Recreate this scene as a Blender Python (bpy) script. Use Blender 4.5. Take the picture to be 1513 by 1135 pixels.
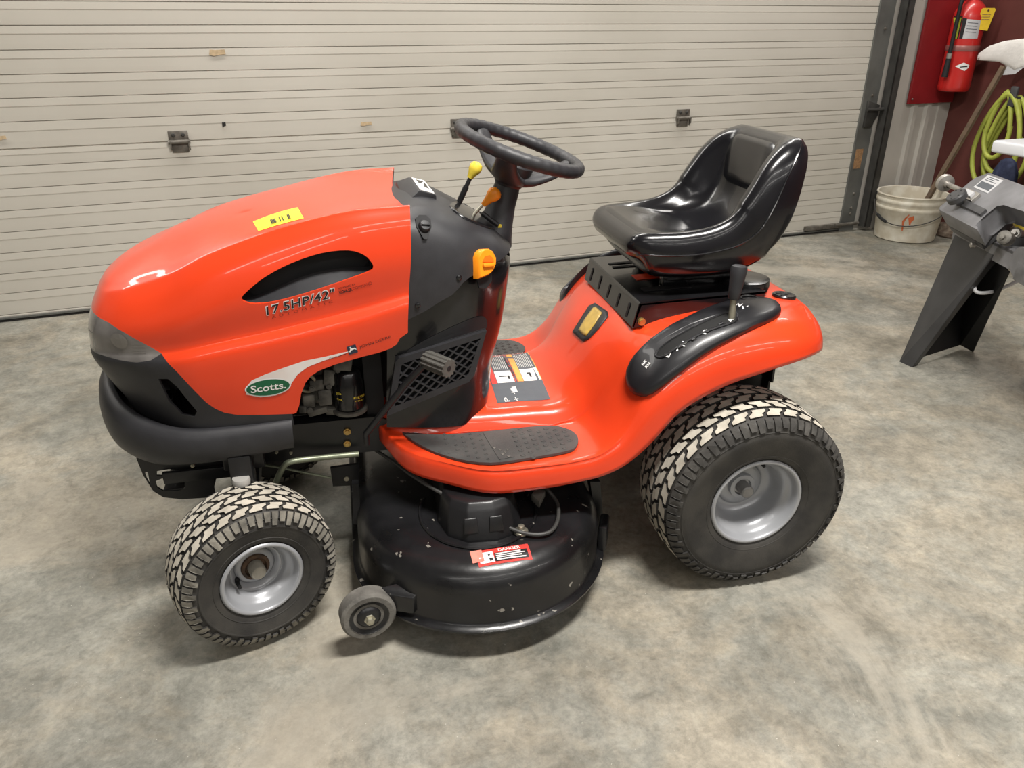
import bpy, bmesh, math, random
import numpy as np
from mathutils import Vector, Matrix, Euler
from mathutils.bvhtree import BVHTree
from mathutils.kdtree import KDTree

for o in list(bpy.data.objects):
    bpy.data.objects.remove(o)
scene = bpy.context.scene
COL = scene.collection
R = math.radians
random.seed(4)

# ------------------------------------------------------------------ camera
FW, FH, FPX = 1513.0, 1135.0, 1136.0
CAM_POS = Vector((0.300, -1.9174, 1.355))
PITCH, YAW = R(25.4), R(12.0)
cam_d = bpy.data.cameras.new('camera')
cam_d.sensor_fit = 'HORIZONTAL'
cam_d.sensor_width = 36.0
cam_d.lens = 36.0 * FPX / FW
cam_d.clip_start = 0.05
cam = bpy.data.objects.new('camera', cam_d)
cam.location = CAM_POS
cam.rotation_euler = (math.pi / 2 - PITCH, 0, -YAW)
COL.objects.link(cam)
scene.camera = cam
C_R = Vector((math.cos(YAW), -math.sin(YAW), 0))
C_H = Vector((math.sin(YAW), math.cos(YAW), 0))
C_F = C_H * math.cos(PITCH) + Vector((0, 0, -math.sin(PITCH)))
C_U = C_H * math.sin(PITCH) + Vector((0, 0, math.cos(PITCH)))


def ray(px, py):
    return C_F + C_R * ((px - FW / 2) / FPX) - C_U * ((py - FH / 2) / FPX)


def at(px, py, ax, val):
    """point of the place seen at a photo pixel, given one known coordinate"""
    d = ray(px, py)
    i = 'xyz'.index(ax)
    return CAM_POS + d * ((val - CAM_POS[i]) / d[i])


# ------------------------------------------------------------------ world, lamps, exposure
world = bpy.data.worlds.new('world')
scene.world = world
world.use_nodes = True
bg = world.node_tree.nodes['Background']
bg.inputs[0].default_value = (0.85, 0.92, 1.0, 1)
bg.inputs[1].default_value = 0.05
scene.view_settings.view_transform = 'Standard'
scene.view_settings.look = 'None'
scene.view_settings.gamma = 1.0
scene.view_settings.use_curve_mapping = False
scene.view_settings.exposure = -0.13

ROOM_ANG = R(8.51767)
ROOM_O = Vector((-1.43626, 2.0994, 0))
E1 = Vector((math.cos(ROOM_ANG), math.sin(ROOM_ANG), 0))
EN = Vector((-E1.y, E1.x, 0))


def D(u, v, z):
    """room frame: u along the overhead door, v outwards through it, z up"""
    return ROOM_O + E1 * u + EN * v + Vector((0, 0, z))


def strip_light(u, v, z, lu, lv, power, col=(1.0, 0.965, 0.915)):
    l = bpy.data.lights.new('ceiling_tube_light', 'AREA')
    l.shape = 'RECTANGLE'
    l.size, l.size_y = lu, lv
    l.energy = power
    l.color = col
    o = bpy.data.objects.new('ceiling_tube_light', l)
    o.location = D(u, v, z)
    o.rotation_euler = (0, 0, ROOM_ANG)
    COL.objects.link(o)
    return o


# one bright fixture over the work bay, and rows of dimmer ceiling tubes running along the door
LIGHTS = [(2.1, -3.6, 3.45, 1.2, .30, 200)]
for v, p in ((-0.55, 62), (-6.4, 36), (-9.2, 40)):
    LIGHTS += [(u, v, 3.45, 2.4, .28, p * k) for u, k in ((-1.1, 1.0), (1.8, 1.0), (4.7, 1.0))]
for a in LIGHTS:
    strip_light(*a)


# ------------------------------------------------------------------ materials
def mat(name, col, rough=0.5, metal=0.0, coat=0.0, var=0.0, vscale=8.0, col2=None, bump=0.0, bscale=60.0,
        spec=0.5, detail=4.0, trans=0.0, rvar=0.0):
    m = bpy.data.materials.new(name)
    m.use_nodes = True
    nt = m.node_tree
    b = nt.nodes['Principled BSDF']
    b.inputs['Base Color'].default_value = (*col, 1)
    b.inputs['Roughness'].default_value = rough
    b.inputs['Metallic'].default_value = metal
    b.inputs['Coat Weight'].default_value = coat
    b.inputs['Coat Roughness'].default_value = 0.04
    b.inputs['Specular IOR Level'].default_value = spec
    b.inputs['Transmission Weight'].default_value = trans
    tc = nt.nodes.new('ShaderNodeTexCoord')
    if var > 0 or col2 is not None:
        n = nt.nodes.new('ShaderNodeTexNoise')
        n.inputs['Scale'].default_value = vscale
        n.inputs['Detail'].default_value = detail
        nt.links.new(tc.outputs['Object'], n.inputs['Vector'])
        r = nt.nodes.new('ShaderNodeValToRGB')
        c2 = col2 if col2 is not None else tuple(max(0, c * (1 - var)) for c in col)
        c1 = col if col2 is not None else tuple(min(1, c * (1 + var)) for c in col)
        r.color_ramp.elements[0].position = 0.35
        r.color_ramp.elements[0].color = (*c2, 1)
        r.color_ramp.elements[1].position = 0.65
        r.color_ramp.elements[1].color = (*c1, 1)
        nt.links.new(n.outputs['Fac'], r.inputs['Fac'])
        nt.links.new(r.outputs['Color'], b.inputs['Base Color'])
        if rvar:
            mp = nt.nodes.new('ShaderNodeMapRange')
            mp.inputs['To Min'].default_value = max(0.02, rough - rvar)
            mp.inputs['To Max'].default_value = rough + rvar
            nt.links.new(n.outputs['Fac'], mp.inputs['Value'])
            nt.links.new(mp.outputs['Result'], b.inputs['Roughness'])
    if bump > 0:
        n2 = nt.nodes.new('ShaderNodeTexNoise')
        n2.inputs['Scale'].default_value = bscale
        n2.inputs['Detail'].default_value = 3
        nt.links.new(tc.outputs['Object'], n2.inputs['Vector'])
        bp = nt.nodes.new('ShaderNodeBump')
        bp.inputs['Strength'].default_value = bump
        bp.inputs['Distance'].default_value = 0.004
        nt.links.new(n2.outputs['Fac'], bp.inputs['Height'])
        nt.links.new(bp.outputs['Normal'], b.inputs['Normal'])
    return m


M = {}
M['orange'] = mat('orange_paint', (0.76, 0.054, 0.013), 0.30, coat=0.5, var=0.04, vscale=5, spec=0.35)
M['charcoal'] = mat('charcoal_plastic', (0.024, 0.024, 0.027), 0.46, var=0.12, vscale=30, bump=0.12, bscale=900)
M['black'] = mat('black_gloss', (0.008, 0.008, 0.009), 0.22, coat=0.3, var=0.2, vscale=12)
M['blacksteel'] = mat('black_steel', (0.010, 0.010, 0.011), 0.33, var=0.3, vscale=14, bump=0.05, bscale=120)
M['flatblack'] = mat('flat_black', (0.006, 0.006, 0.007), 0.7, var=0.3, vscale=20)
M['vinyl'] = mat('black_vinyl', (0.006, 0.006, 0.0075), 0.20, coat=0.3, var=0.15, vscale=10, bump=0.05, bscale=500)
M['matrub'] = mat('mat_rubber', (0.050, 0.048, 0.047), 0.6, col2=(0.075, 0.072, 0.068), vscale=14, bump=0.2, bscale=400)
M['softblack'] = mat('soft_black_plastic', (0.011, 0.011, 0.013), 0.36, coat=0.1, var=0.15, vscale=20, bump=0.05, bscale=700)
M['pit'] = mat('deep_black', (0.002, 0.002, 0.002), 0.8, var=0.1)
M['rubber'] = mat('tyre_rubber', (0.022, 0.021, 0.020), 0.62, col2=(0.045, 0.042, 0.037), vscale=16, bump=0.15, bscale=200)
M['dust'] = mat('dusty_rubber', (0.55, 0.51, 0.43), 0.9, col2=(0.38, 0.35, 0.29), vscale=26, bump=0.2, bscale=150)
M['rim'] = mat('silver_rim', (0.36, 0.37, 0.39), 0.32, metal=0.25, coat=0.3, var=0.06, vscale=10)
M['rust'] = mat('rusty_steel', (0.10, 0.055, 0.028), 0.75, col2=(0.035, 0.022, 0.014), vscale=60)
M['zinc'] = mat('zinc_plate', (0.42, 0.40, 0.32), 0.38, metal=0.8, var=0.15, vscale=30)
M['greenzinc'] = mat('green_zinc_rod', (0.22, 0.24, 0.17), 0.4, metal=0.6, var=0.15, vscale=20)
M['brass'] = mat('brass_bolt', (0.55, 0.36, 0.12), 0.35, metal=0.8, var=0.15, vscale=40)
M['yellow'] = mat('yellow_plastic', (0.80, 0.62, 0.06), 0.4, var=0.06, vscale=20)
M['paperyellow'] = mat('yellow_sticker', (0.90, 0.78, 0.03), 0.5, var=0.03, vscale=20)
M['knob'] = mat('orange_plastic', (0.90, 0.28, 0.01), 0.38, var=0.05, vscale=20)
M['gold'] = mat('amber_reflector', (0.55, 0.36, 0.07), 0.30, coat=0.5, var=0.12, vscale=40)
M['white'] = mat('white_print', (0.80, 0.79, 0.77), 0.5, var=0.02, vscale=20)
M['ink'] = mat('black_print', (0.008, 0.008, 0.010), 0.45, var=0.1, vscale=20)
M['inkfaint'] = mat('faint_print', (0.22, 0.018, 0.010), 0.45, var=0.1, vscale=20)
M['green'] = mat('green_print', (0.005, 0.11, 0.045), 0.4, var=0.05, vscale=20)
M['decgrey'] = mat('grey_decal', (0.085, 0.095, 0.11), 0.45, var=0.05, vscale=40)
M['red'] = mat('red_decal', (0.62, 0.045, 0.035), 0.45, var=0.08, vscale=40)
M['pink'] = mat('faded_decal', (0.75, 0.25, 0.19), 0.55, var=0.1, vscale=60)
M['decorange'] = mat('orange_decal', (0.80, 0.36, 0.08), 0.45, var=0.05, vscale=40)
M['lens'] = mat('headlight_lens', (0.15, 0.14, 0.132), 0.10, coat=0.9, var=0.25, vscale=18)
M['reflector'] = mat('lamp_reflector', (0.23, 0.215, 0.20), 0.2, metal=0.3, coat=0.7, var=0.1, vscale=20)
M['engine'] = mat('cast_alloy', (0.20, 0.19, 0.165), 0.6, metal=0.2, col2=(0.06, 0.057, 0.05), vscale=25, bump=0.3, bscale=90)
M['pedal'] = mat('pedal_rubber', (0.075, 0.074, 0.066), 0.7, var=0.2, vscale=40)
M['gaugewheel'] = mat('worn_wheel_rubber', (0.085, 0.080, 0.072), 0.8, col2=(0.19, 0.18, 0.16), vscale=22, bump=0.3, bscale=160)


# ------------------------------------------------------------------ mesh helpers
def link(name, me, m, parent=None, smooth=True, sharp=38):
    if m is not None:
        for x in (m if isinstance(m, (list, tuple)) else [m]):
            me.materials.append(M[x] if isinstance(x, str) else x)
    if smooth:
        for p in me.polygons:
            p.use_smooth = True
        if sharp is not None:
            me.set_sharp_from_angle(angle=R(sharp))
    o = bpy.data.objects.new(name, me)
    COL.objects.link(o)
    if parent is not None:
        o.parent = parent
        o.matrix_parent_inverse = parent.matrix_world.inverted()
    return o


def pydata(name, v, f, m, parent=None, smooth=True, sharp=38, recalc=False):
    me = bpy.data.meshes.new(name)
    me.from_pydata([tuple(p) for p in v], [], f)
    me.update()
    if recalc:
        b = bmesh.new(); b.from_mesh(me)
        bmesh.ops.recalc_face_normals(b, faces=b.faces)
        b.to_mesh(me); b.free()
    return link(name, me, m, parent, smooth, sharp)


def bobj(name, bm, m, parent=None, smooth=True, sharp=38, recalc=True):
    if recalc:
        bmesh.ops.recalc_face_normals(bm, faces=bm.faces)
    me = bpy.data.meshes.new(name)
    bm.to_mesh(me)
    bm.free()
    return link(name, me, m, parent, smooth, sharp)


def empty(name, loc, label, cat, group=None):
    o = bpy.data.objects.new(name, None)
    o.empty_display_size = 0.1
    COL.objects.link(o)
    o.location = loc
    bpy.context.view_layer.update()
    o['label'] = label
    o['category'] = cat
    if group:
        o['group'] = group
    return o


def tag(o, label, cat, group=None):
    o['label'] = label
    o['category'] = cat
    if group:
        o['group'] = group
    return o


def struct(o, label=None):
    o['kind'] = 'structure'
    if label:
        o['label'] = label
    return o


def basis(axis):
    a = Vector(axis).normalized()
    t = Vector((0, 0, 1)) if abs(a.z) < 0.9 else Vector((1, 0, 0))
    x = t.cross(a).normalized()
    y = a.cross(x)
    return x, y, a


def b_box(bm, c, size, rot=None, bevel=0.0, seg=2, mi=0):
    """box; rot is a 3x3 whose columns are the box axes (or None)"""
    mt = Matrix.Translation(Vector(c)) @ (rot.to_4x4() if rot is not None else Matrix()) @ Matrix.Diagonal((*size, 1))
    r = bmesh.ops.create_cube(bm, size=1.0, matrix=mt)
    fs = set(f for v in r['verts'] for f in v.link_faces)
    for f in fs:
        f.material_index = mi
    if bevel > 0:
        es = list(set(e for v in r['verts'] for e in v.link_edges))
        bmesh.ops.bevel(bm, geom=es, offset=bevel, segments=seg, profile=0.5, affect='EDGES', material=mi)


def frame3(x, z):
    x = Vector(x).normalized(); z = Vector(z)
    y = z.cross(x).normalized()
    z = x.cross(y)
    return Matrix((x, y, z)).transposed()


def b_tube(bm, pts, r, n=10, closed=False, cap=True, mi=0):
    pts = [Vector(p) for p in pts]
    N = len(pts)
    rr = r if hasattr(r, '__len__') else [r] * N
    rings = []
    prev = None
    for i, p in enumerate(pts):
        if closed:
            t = (pts[(i + 1) % N] - pts[i - 1]).normalized()
        else:
            t = (pts[min(i + 1, N - 1)] - pts[max(i - 1, 0)]).normalized()
        if prev is None:
            x, y, _ = basis(t)
        else:
            x = (prev - t * prev.dot(t)).normalized()
            y = t.cross(x)
        prev = x
        rings.append([bm.verts.new(p + (x * math.cos(a) + y * math.sin(a)) * rr[i])
                      for a in [2 * math.pi * k / n for k in range(n)]])
    L = N if closed else N - 1
    for i in range(L):
        A, B = rings[i], rings[(i + 1) % N]
        sh = 0
        if closed and i == N - 1:
            sh = min(range(n), key=lambda s: (A[0].co - B[s].co).length)
        for k in range(n):
            f = bm.faces.new((A[k], A[(k + 1) % n], B[(k + 1 + sh) % n], B[(k + sh) % n]))
            f.material_index = mi
    if cap and not closed:
        bm.faces.new(rings[0][::-1]).material_index = mi
        bm.faces.new(rings[-1]).material_index = mi


def b_lathe(bm, prof, c, axis, n=48, mi=0, capa=False, capb=False):
    """prof: list of (along axis, radius)"""
    x, y, a = basis(axis)
    c = Vector(c)
    rings = []
    for h, r in prof:
        if r < 1e-6:
            rings.append([bm.verts.new(c + a * h)])
        else:
            rings.append([bm.verts.new(c + a * h + (x * math.cos(t) + y * math.sin(t)) * r)
                          for t in [2 * math.pi * k / n for k in range(n)]])
    for A, B in zip(rings, rings[1:]):
        for k in range(n):
            if len(A) == 1 and len(B) == 1:
                continue
            if len(A) == 1:
                f = bm.faces.new((A[0], B[(k + 1) % n], B[k]))
            elif len(B) == 1:
                f = bm.faces.new((A[k], A[(k + 1) % n], B[0]))
            else:
                f = bm.faces.new((A[k], A[(k + 1) % n], B[(k + 1) % n], B[k]))
            f.material_index = mi
    if capa and len(rings[0]) > 2:
        bm.faces.new(rings[0][::-1]).material_index = mi
    if capb and len(rings[-1]) > 2:
        bm.faces.new(rings[-1]).material_index = mi


def b_prism(bm, poly, vec, bevel=0.0, mi=0):
    """closed prism: 3-D polygon swept along vec"""
    vec = Vector(vec)
    A = [bm.verts.new(Vector(p)) for p in poly]
    B = [bm.verts.new(Vector(p) + vec) for p in poly]
    n = len(A)
    fs = [bm.faces.new(A[::-1]), bm.faces.new(B)]
    for k in range(n):
        fs.append(bm.faces.new((A[k], A[(k + 1) % n], B[(k + 1) % n], B[k])))
    for f in fs:
        f.material_index = mi
    if bevel > 0:
        es = list(set(e for f in fs for e in f.edges))
        bmesh.ops.bevel(bm, geom=es, offset=bevel, segments=2, profile=0.5, affect='EDGES', material=mi)


def b_loft(bm, loops, closed=True, cap=True, mi=0):
    rs = [[bm.verts.new(Vector(p)) for p in l] for l in loops]
    n = len(rs[0])
    for A, B in zip(rs, rs[1:]):
        for k in range(n if closed else n - 1):
            f = bm.faces.new((A[k], A[(k + 1) % n], B[(k + 1) % n], B[k]))
            f.material_index = mi
    if cap and closed:
        bm.faces.new(rs[0][::-1]).material_index = mi
        bm.faces.new(rs[-1]).material_index = mi
    return rs


def cr_axis(P, m, g0=None, g1=None, closed=False):
    """Catmull-Rom resampling of an array (N, ..., 3) along axis 0, m steps a segment"""
    P = np.asarray(P, float)
    N = len(P)
    if closed:
        ext = np.concatenate([P[-1:], P, P[:2]])
        segs = N
    else:
        a = g0 if g0 is not None else 2 * P[0] - P[1]
        b = g1 if g1 is not None else 2 * P[-1] - P[-2]
        ext = np.concatenate([a[None], P, b[None]])
        segs = N - 1
    out = []
    for i in range(segs):
        p0, p1, p2, p3 = ext[i], ext[i + 1], ext[i + 2], ext[i + 3]
        for k in range(m):
            t = k / m
            out.append(0.5 * (2 * p1 + (p2 - p0) * t + (2 * p0 - 5 * p1 + 4 * p2 - p3) * t * t
                              + (3 * p1 - p0 - 3 * p2 + p3) * t ** 3))
    if not closed:
        out.append(ext[segs + 1])
    return np.array(out)


def spline(pts, m=6, closed=False):
    return [Vector(p) for p in cr_axis(np.array([tuple(p) for p in pts], float), m, closed=closed)]


MIR = np.array([1, -1, 1.0])


def half_net(net, mu, mv, nose=False):
    """left half control net [station][k] (y >= 0 given as half widths) -> full symmetric bmesh"""
    P = np.array(net, float)
    g1 = P[-2] * MIR if nose else None
    P = cr_axis(P, mu, g1=g1)
    Q = np.transpose(P, (1, 0, 2))
    Q = cr_axis(Q, mv, g0=Q[1] * MIR)
    P = np.transpose(Q, (1, 0, 2))
    bm = bmesh.new()
    for sgn in (-1, 1):
        rows = [[bm.verts.new((p[0], sgn * p[1], p[2])) for p in row] for row in P]
        for A, B in zip(rows, rows[1:]):
            for k in range(len(A) - 1):
                try:
                    bm.faces.new((A[k], A[k + 1], B[k + 1], B[k]) if sgn < 0 else (A[k], B[k], B[k + 1], A[k + 1]))
                except ValueError:
                    pass
    bmesh.ops.remove_doubles(bm, verts=bm.verts, dist=2e-4)
    bmesh.ops.recalc_face_normals(bm, faces=bm.faces)
    bm.normal_update()
    c = sum((v.co for v in bm.verts), Vector()) / len(bm.verts)
    if sum(f.normal.dot(f.calc_center_median() - c) * f.calc_area() for f in bm.faces) < 0:
        bmesh.ops.reverse_faces(bm, faces=bm.faces)
        bm.normal_update()
    return bm


def normals_of(bm):
    bm.normal_update()
    kd = KDTree(len(bm.verts))
    for i, v in enumerate(bm.verts):
        kd.insert(v.co, i)
    kd.balance()
    return kd, [v.normal.copy() for v in bm.verts]


def shell_obj(name, bm, src, m, parent, t=0.006):
    """a piece cut out of a smooth shell: keeps the shell's normals and gets a folded-in rim"""
    kd, ns = src
    bm.verts.index_update()
    bm.normal_update()
    V = [v.co.copy() for v in bm.verts]
    N = []
    for co in V:
        acc = Vector()
        for _, i, d in kd.find_n(co, 4):
            acc += ns[i] / (d * d + 1e-9)
        N.append(acc.normalized())
    F, LN = [], []
    for f in bm.faces:
        F.append([v.index for v in f.verts])
        LN += [N[i] for i in F[-1]]
    for e in bm.edges:
        if len(e.link_faces) != 1:
            continue
        a, b = [l.vert.index for l in e.link_loops[0].face.loops if l.edge == e][0], None
        l = [l for l in e.link_loops][0]
        a, b = l.vert.index, l.link_loop_next.vert.index
        k = len(V)
        V += [V[a].copy(), V[b].copy(), V[b] - N[b] * t, V[a] - N[a] * t]
        F.append([k + 1, k, k + 3, k + 2])
        fn = (V[k] - V[k + 1]).cross(V[k + 3] - V[k]).normalized()
        LN += [fn] * 4
    bm.free()
    me = bpy.data.meshes.new(name)
    me.from_pydata([tuple(v) for v in V], [], F)
    me.update()
    o = link(name, me, m, parent, smooth=True, sharp=None)
    me.normals_split_custom_set([tuple(n) for n in LN])
    return o


def in_poly(x, y, poly):
    c = False
    n = len(poly)
    j = n - 1
    for i in range(n):
        xi, yi = poly[i]; xj, yj = poly[j]
        if (yi > y) != (yj > y) and x < (xj - xi) * (y - yi) / (yj - yi) + xi:
            c = not c
        j = i
    return c


def score(bm, poly, ax=(0, 2), cond=None, closed=True):
    """cut edges along a polygon (seen along the third axis) into the mesh"""
    k = 3 - ax[0] - ax[1]
    n = len(poly)
    for i in range(n if closed else n - 1):
        a, b = poly[i], poly[(i + 1) % n]
        d = (b[0] - a[0], b[1] - a[1])
        if abs(d[0]) + abs(d[1]) < 1e-7:
            continue
        no = [0, 0, 0]; no[ax[0]] = -d[1]; no[ax[1]] = d[0]
        co = [0, 0, 0]; co[ax[0]] = a[0]; co[ax[1]] = a[1]
        lo = [min(a[t], b[t]) - 2e-4 for t in (0, 1)]
        hi = [max(a[t], b[t]) + 2e-4 for t in (0, 1)]
        fs = []
        for f in bm.faces:
            xs = [v.co[ax[0]] for v in f.verts]; ys = [v.co[ax[1]] for v in f.verts]
            if max(xs) < lo[0] or min(xs) > hi[0] or max(ys) < lo[1] or min(ys) > hi[1]:
                continue
            if cond and not cond(f.calc_center_median()):
                continue
            fs.append(f)
        geo = fs + list(set(e for f in fs for e in f.edges)) + list(set(v for f in fs for v in f.verts))
        if fs:
            bmesh.ops.bisect_plane(bm, geom=geo, dist=1e-6, plane_co=co, plane_no=no)


def split_off(bm, test):
    """new bmesh with the faces for which test(centre) holds; they leave bm"""
    nb = bm.copy()
    bm.faces.ensure_lookup_table(); nb.faces.ensure_lookup_table()
    sel = [test(f.calc_center_median()) for f in bm.faces]
    bmesh.ops.delete(nb, geom=[f for f, s in zip(list(nb.faces), sel) if not s], context='FACES')
    bmesh.ops.delete(bm, geom=[f for f, s in zip(list(bm.faces), sel) if s], context='FACES')
    return nb


def thicken(o, t, off=-1.0):
    s = o.modifiers.new('thickness', 'SOLIDIFY')
    s.thickness = t
    s.offset = off
    s.use_even_offset = False


def bvh_of(bm):
    bm.faces.ensure_lookup_table()
    bm.normal_update()
    return BVHTree.FromBMesh(bm)


def hit(bvh, px, py):
    loc, nor, _, _ = bvh.ray_cast(CAM_POS, ray(px, py).normalized())
    if loc is None:      # just past the edge: the nearest point of the surface
        d = ray(px, py).normalized()
        best = None
        for k in range(140):
            q, n2, _, dist = bvh.find_nearest(CAM_POS + d * (1.2 + 0.02 * k))
            if q is not None and (best is None or dist < best[0]):
                best = (dist, q, n2)
        loc, nor = best[1], best[2]
    if nor.dot(ray(px, py)) > 0:
        nor = -nor
    return loc, nor


def text_geo(s, shear=0.0, bold=0.0, spacing=1.0, res=3):
    """flat text as verts and faces, height about 1, left edge at 0"""
    cu = bpy.data.curves.new('text', 'FONT')
    cu.body = s
    cu.size = 1.4
    cu.shear = shear
    cu.offset = bold
    cu.space_character = spacing
    cu.resolution_u = res
    o = bpy.data.objects.new('text', cu)
    COL.objects.link(o)
    dg = bpy.context.evaluated_depsgraph_get()
    me = o.evaluated_get(dg).to_mesh()
    v = [(p.co.x, p.co.y) for p in me.vertices]
    f = [tuple(p.vertices) for p in me.polygons]
    o.evaluated_get(dg).to_mesh_clear()
    bpy.data.objects.remove(o)
    bpy.data.curves.remove(cu)
    return v, f


def fit(vf, w=None, h=None):
    """scale flat geometry to a width (and height), left bottom corner at 0,0"""
    v, f = vf
    x0 = min(p[0] for p in v); x1 = max(p[0] for p in v)
    y0 = min(p[1] for p in v); y1 = max(p[1] for p in v)
    sx = w / (x1 - x0) if w else h / (y1 - y0)
    sy = h / (y1 - y0) if h else sx
    return [((p[0] - x0) * sx, (p[1] - y0) * sy) for p in v], f


def grid2(w, h, nx=8, ny=4, x0=0, y0=0):
    v = [(x0 + w * i / nx, y0 + h * j / ny) for j in range(ny + 1) for i in range(nx + 1)]
    f = [(j * (nx + 1) + i, j * (nx + 1) + i + 1, (j + 1) * (nx + 1) + i + 1, (j + 1) * (nx + 1) + i)
         for j in range(ny) for i in range(nx)]
    return v, f


def disc2(cx, cy, rx, ry, n=28, rings=4):
    v = [(cx, cy)]
    f = []
    for k in range(1, rings + 1):
        for i in range(n):
            a = 2 * math.pi * i / n
            v.append((cx + rx * k / rings * math.cos(a), cy + ry * k / rings * math.sin(a)))
    for i in range(n):
        f.append((0, 1 + i, 1 + (i + 1) % n))
    for k in range(rings - 1):
        for i in range(n):
            a = 1 + k * n
            f.append((a + i, a + n + i, a + n + (i + 1) % n, a + (i + 1) % n))
    return v, f


def stick(name, vf, o, ex, nor, bvh, off, m, parent):
    """lay flat geometry on a surface: o origin, ex reading direction, nor surface normal"""
    nor = Vector(nor).normalized()
    ex = (Vector(ex) - nor * Vector(ex).dot(nor)).normalized()
    ey = nor.cross(ex)
    vs = []
    for x, y in vf[0]:
        p = Vector(o) + ex * x + ey * y
        q, n2, _, _ = bvh.ray_cast(p + nor * 0.08, -nor, 0.3) if bvh else (None, None, 0, 0)
        vs.append((q if q is not None else p) + nor * off)
    return pydata(name, vs, vf[1], m, parent, smooth=False)


def stick_px(name, vf, A, B, bvh, off, m, parent, h=None):
    """same, the baseline running between two photo pixels; geometry is scaled to that length"""
    a, na = hit(bvh, *A)
    b, nb = hit(bvh, *B)
    nor = (na + nb).normalized()
    w = (b - a).length
    return stick(name, fit(vf, w, h), a, b - a, nor, bvh, off, m, parent)


def join2(*gs):
    v, f = [], []
    for gv, gf in gs:
        k = len(v)
        v += list(gv)
        f += [tuple(i + k for i in q) for q in gf]
    return v, f


def shift2(g, dx, dy, s=1.0):
    return [(x * s + dx, y * s + dy) for x, y in g[0]], g[1]


def px_patch(name, outline, bvh, off, m, parent, rings=5, thick=0.0, mv=4):
    """a thin piece lying on a surface, its outline read off in photo pixels"""
    ol = spline([(x, y, 0) for x, y in outline], mv, closed=True) if mv > 1 else [Vector((a[0], a[1], 0)).lerp(Vector((b[0], b[1], 0)), k / 6) for a, b in zip(outline, list(outline[1:]) + [outline[0]]) for k in range(6)]
    cx = sum(p.x for p in ol) / len(ol); cy = sum(p.y for p in ol) / len(ol)
    n = len(ol)
    q, nn = hit(bvh, cx, cy)
    vs = [q + nn * off]
    for k in range(1, rings + 1):
        for p in ol:
            q, nn = hit(bvh, cx + (p.x - cx) * k / rings, cy + (p.y - cy) * k / rings)
            vs.append(q + nn * off)
    fs = [(0, 1 + i, 1 + (i + 1) % n) for i in range(n)]
    for k in range(rings - 1):
        a = 1 + k * n
        fs += [(a + i, a + n + i, a + n + (i + 1) % n, a + (i + 1) % n) for i in range(n)]
    o = pydata(name, vs, fs, m, parent, smooth=True, recalc=False)
    # make the faces look outwards
    nsum = sum((p.normal for p in o.data.polygons), Vector())
    if nsum.dot(ray(cx, cy)) > 0:
        o.data.flip_normals()
    if thick:
        thicken(o, thick)
    return o
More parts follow.
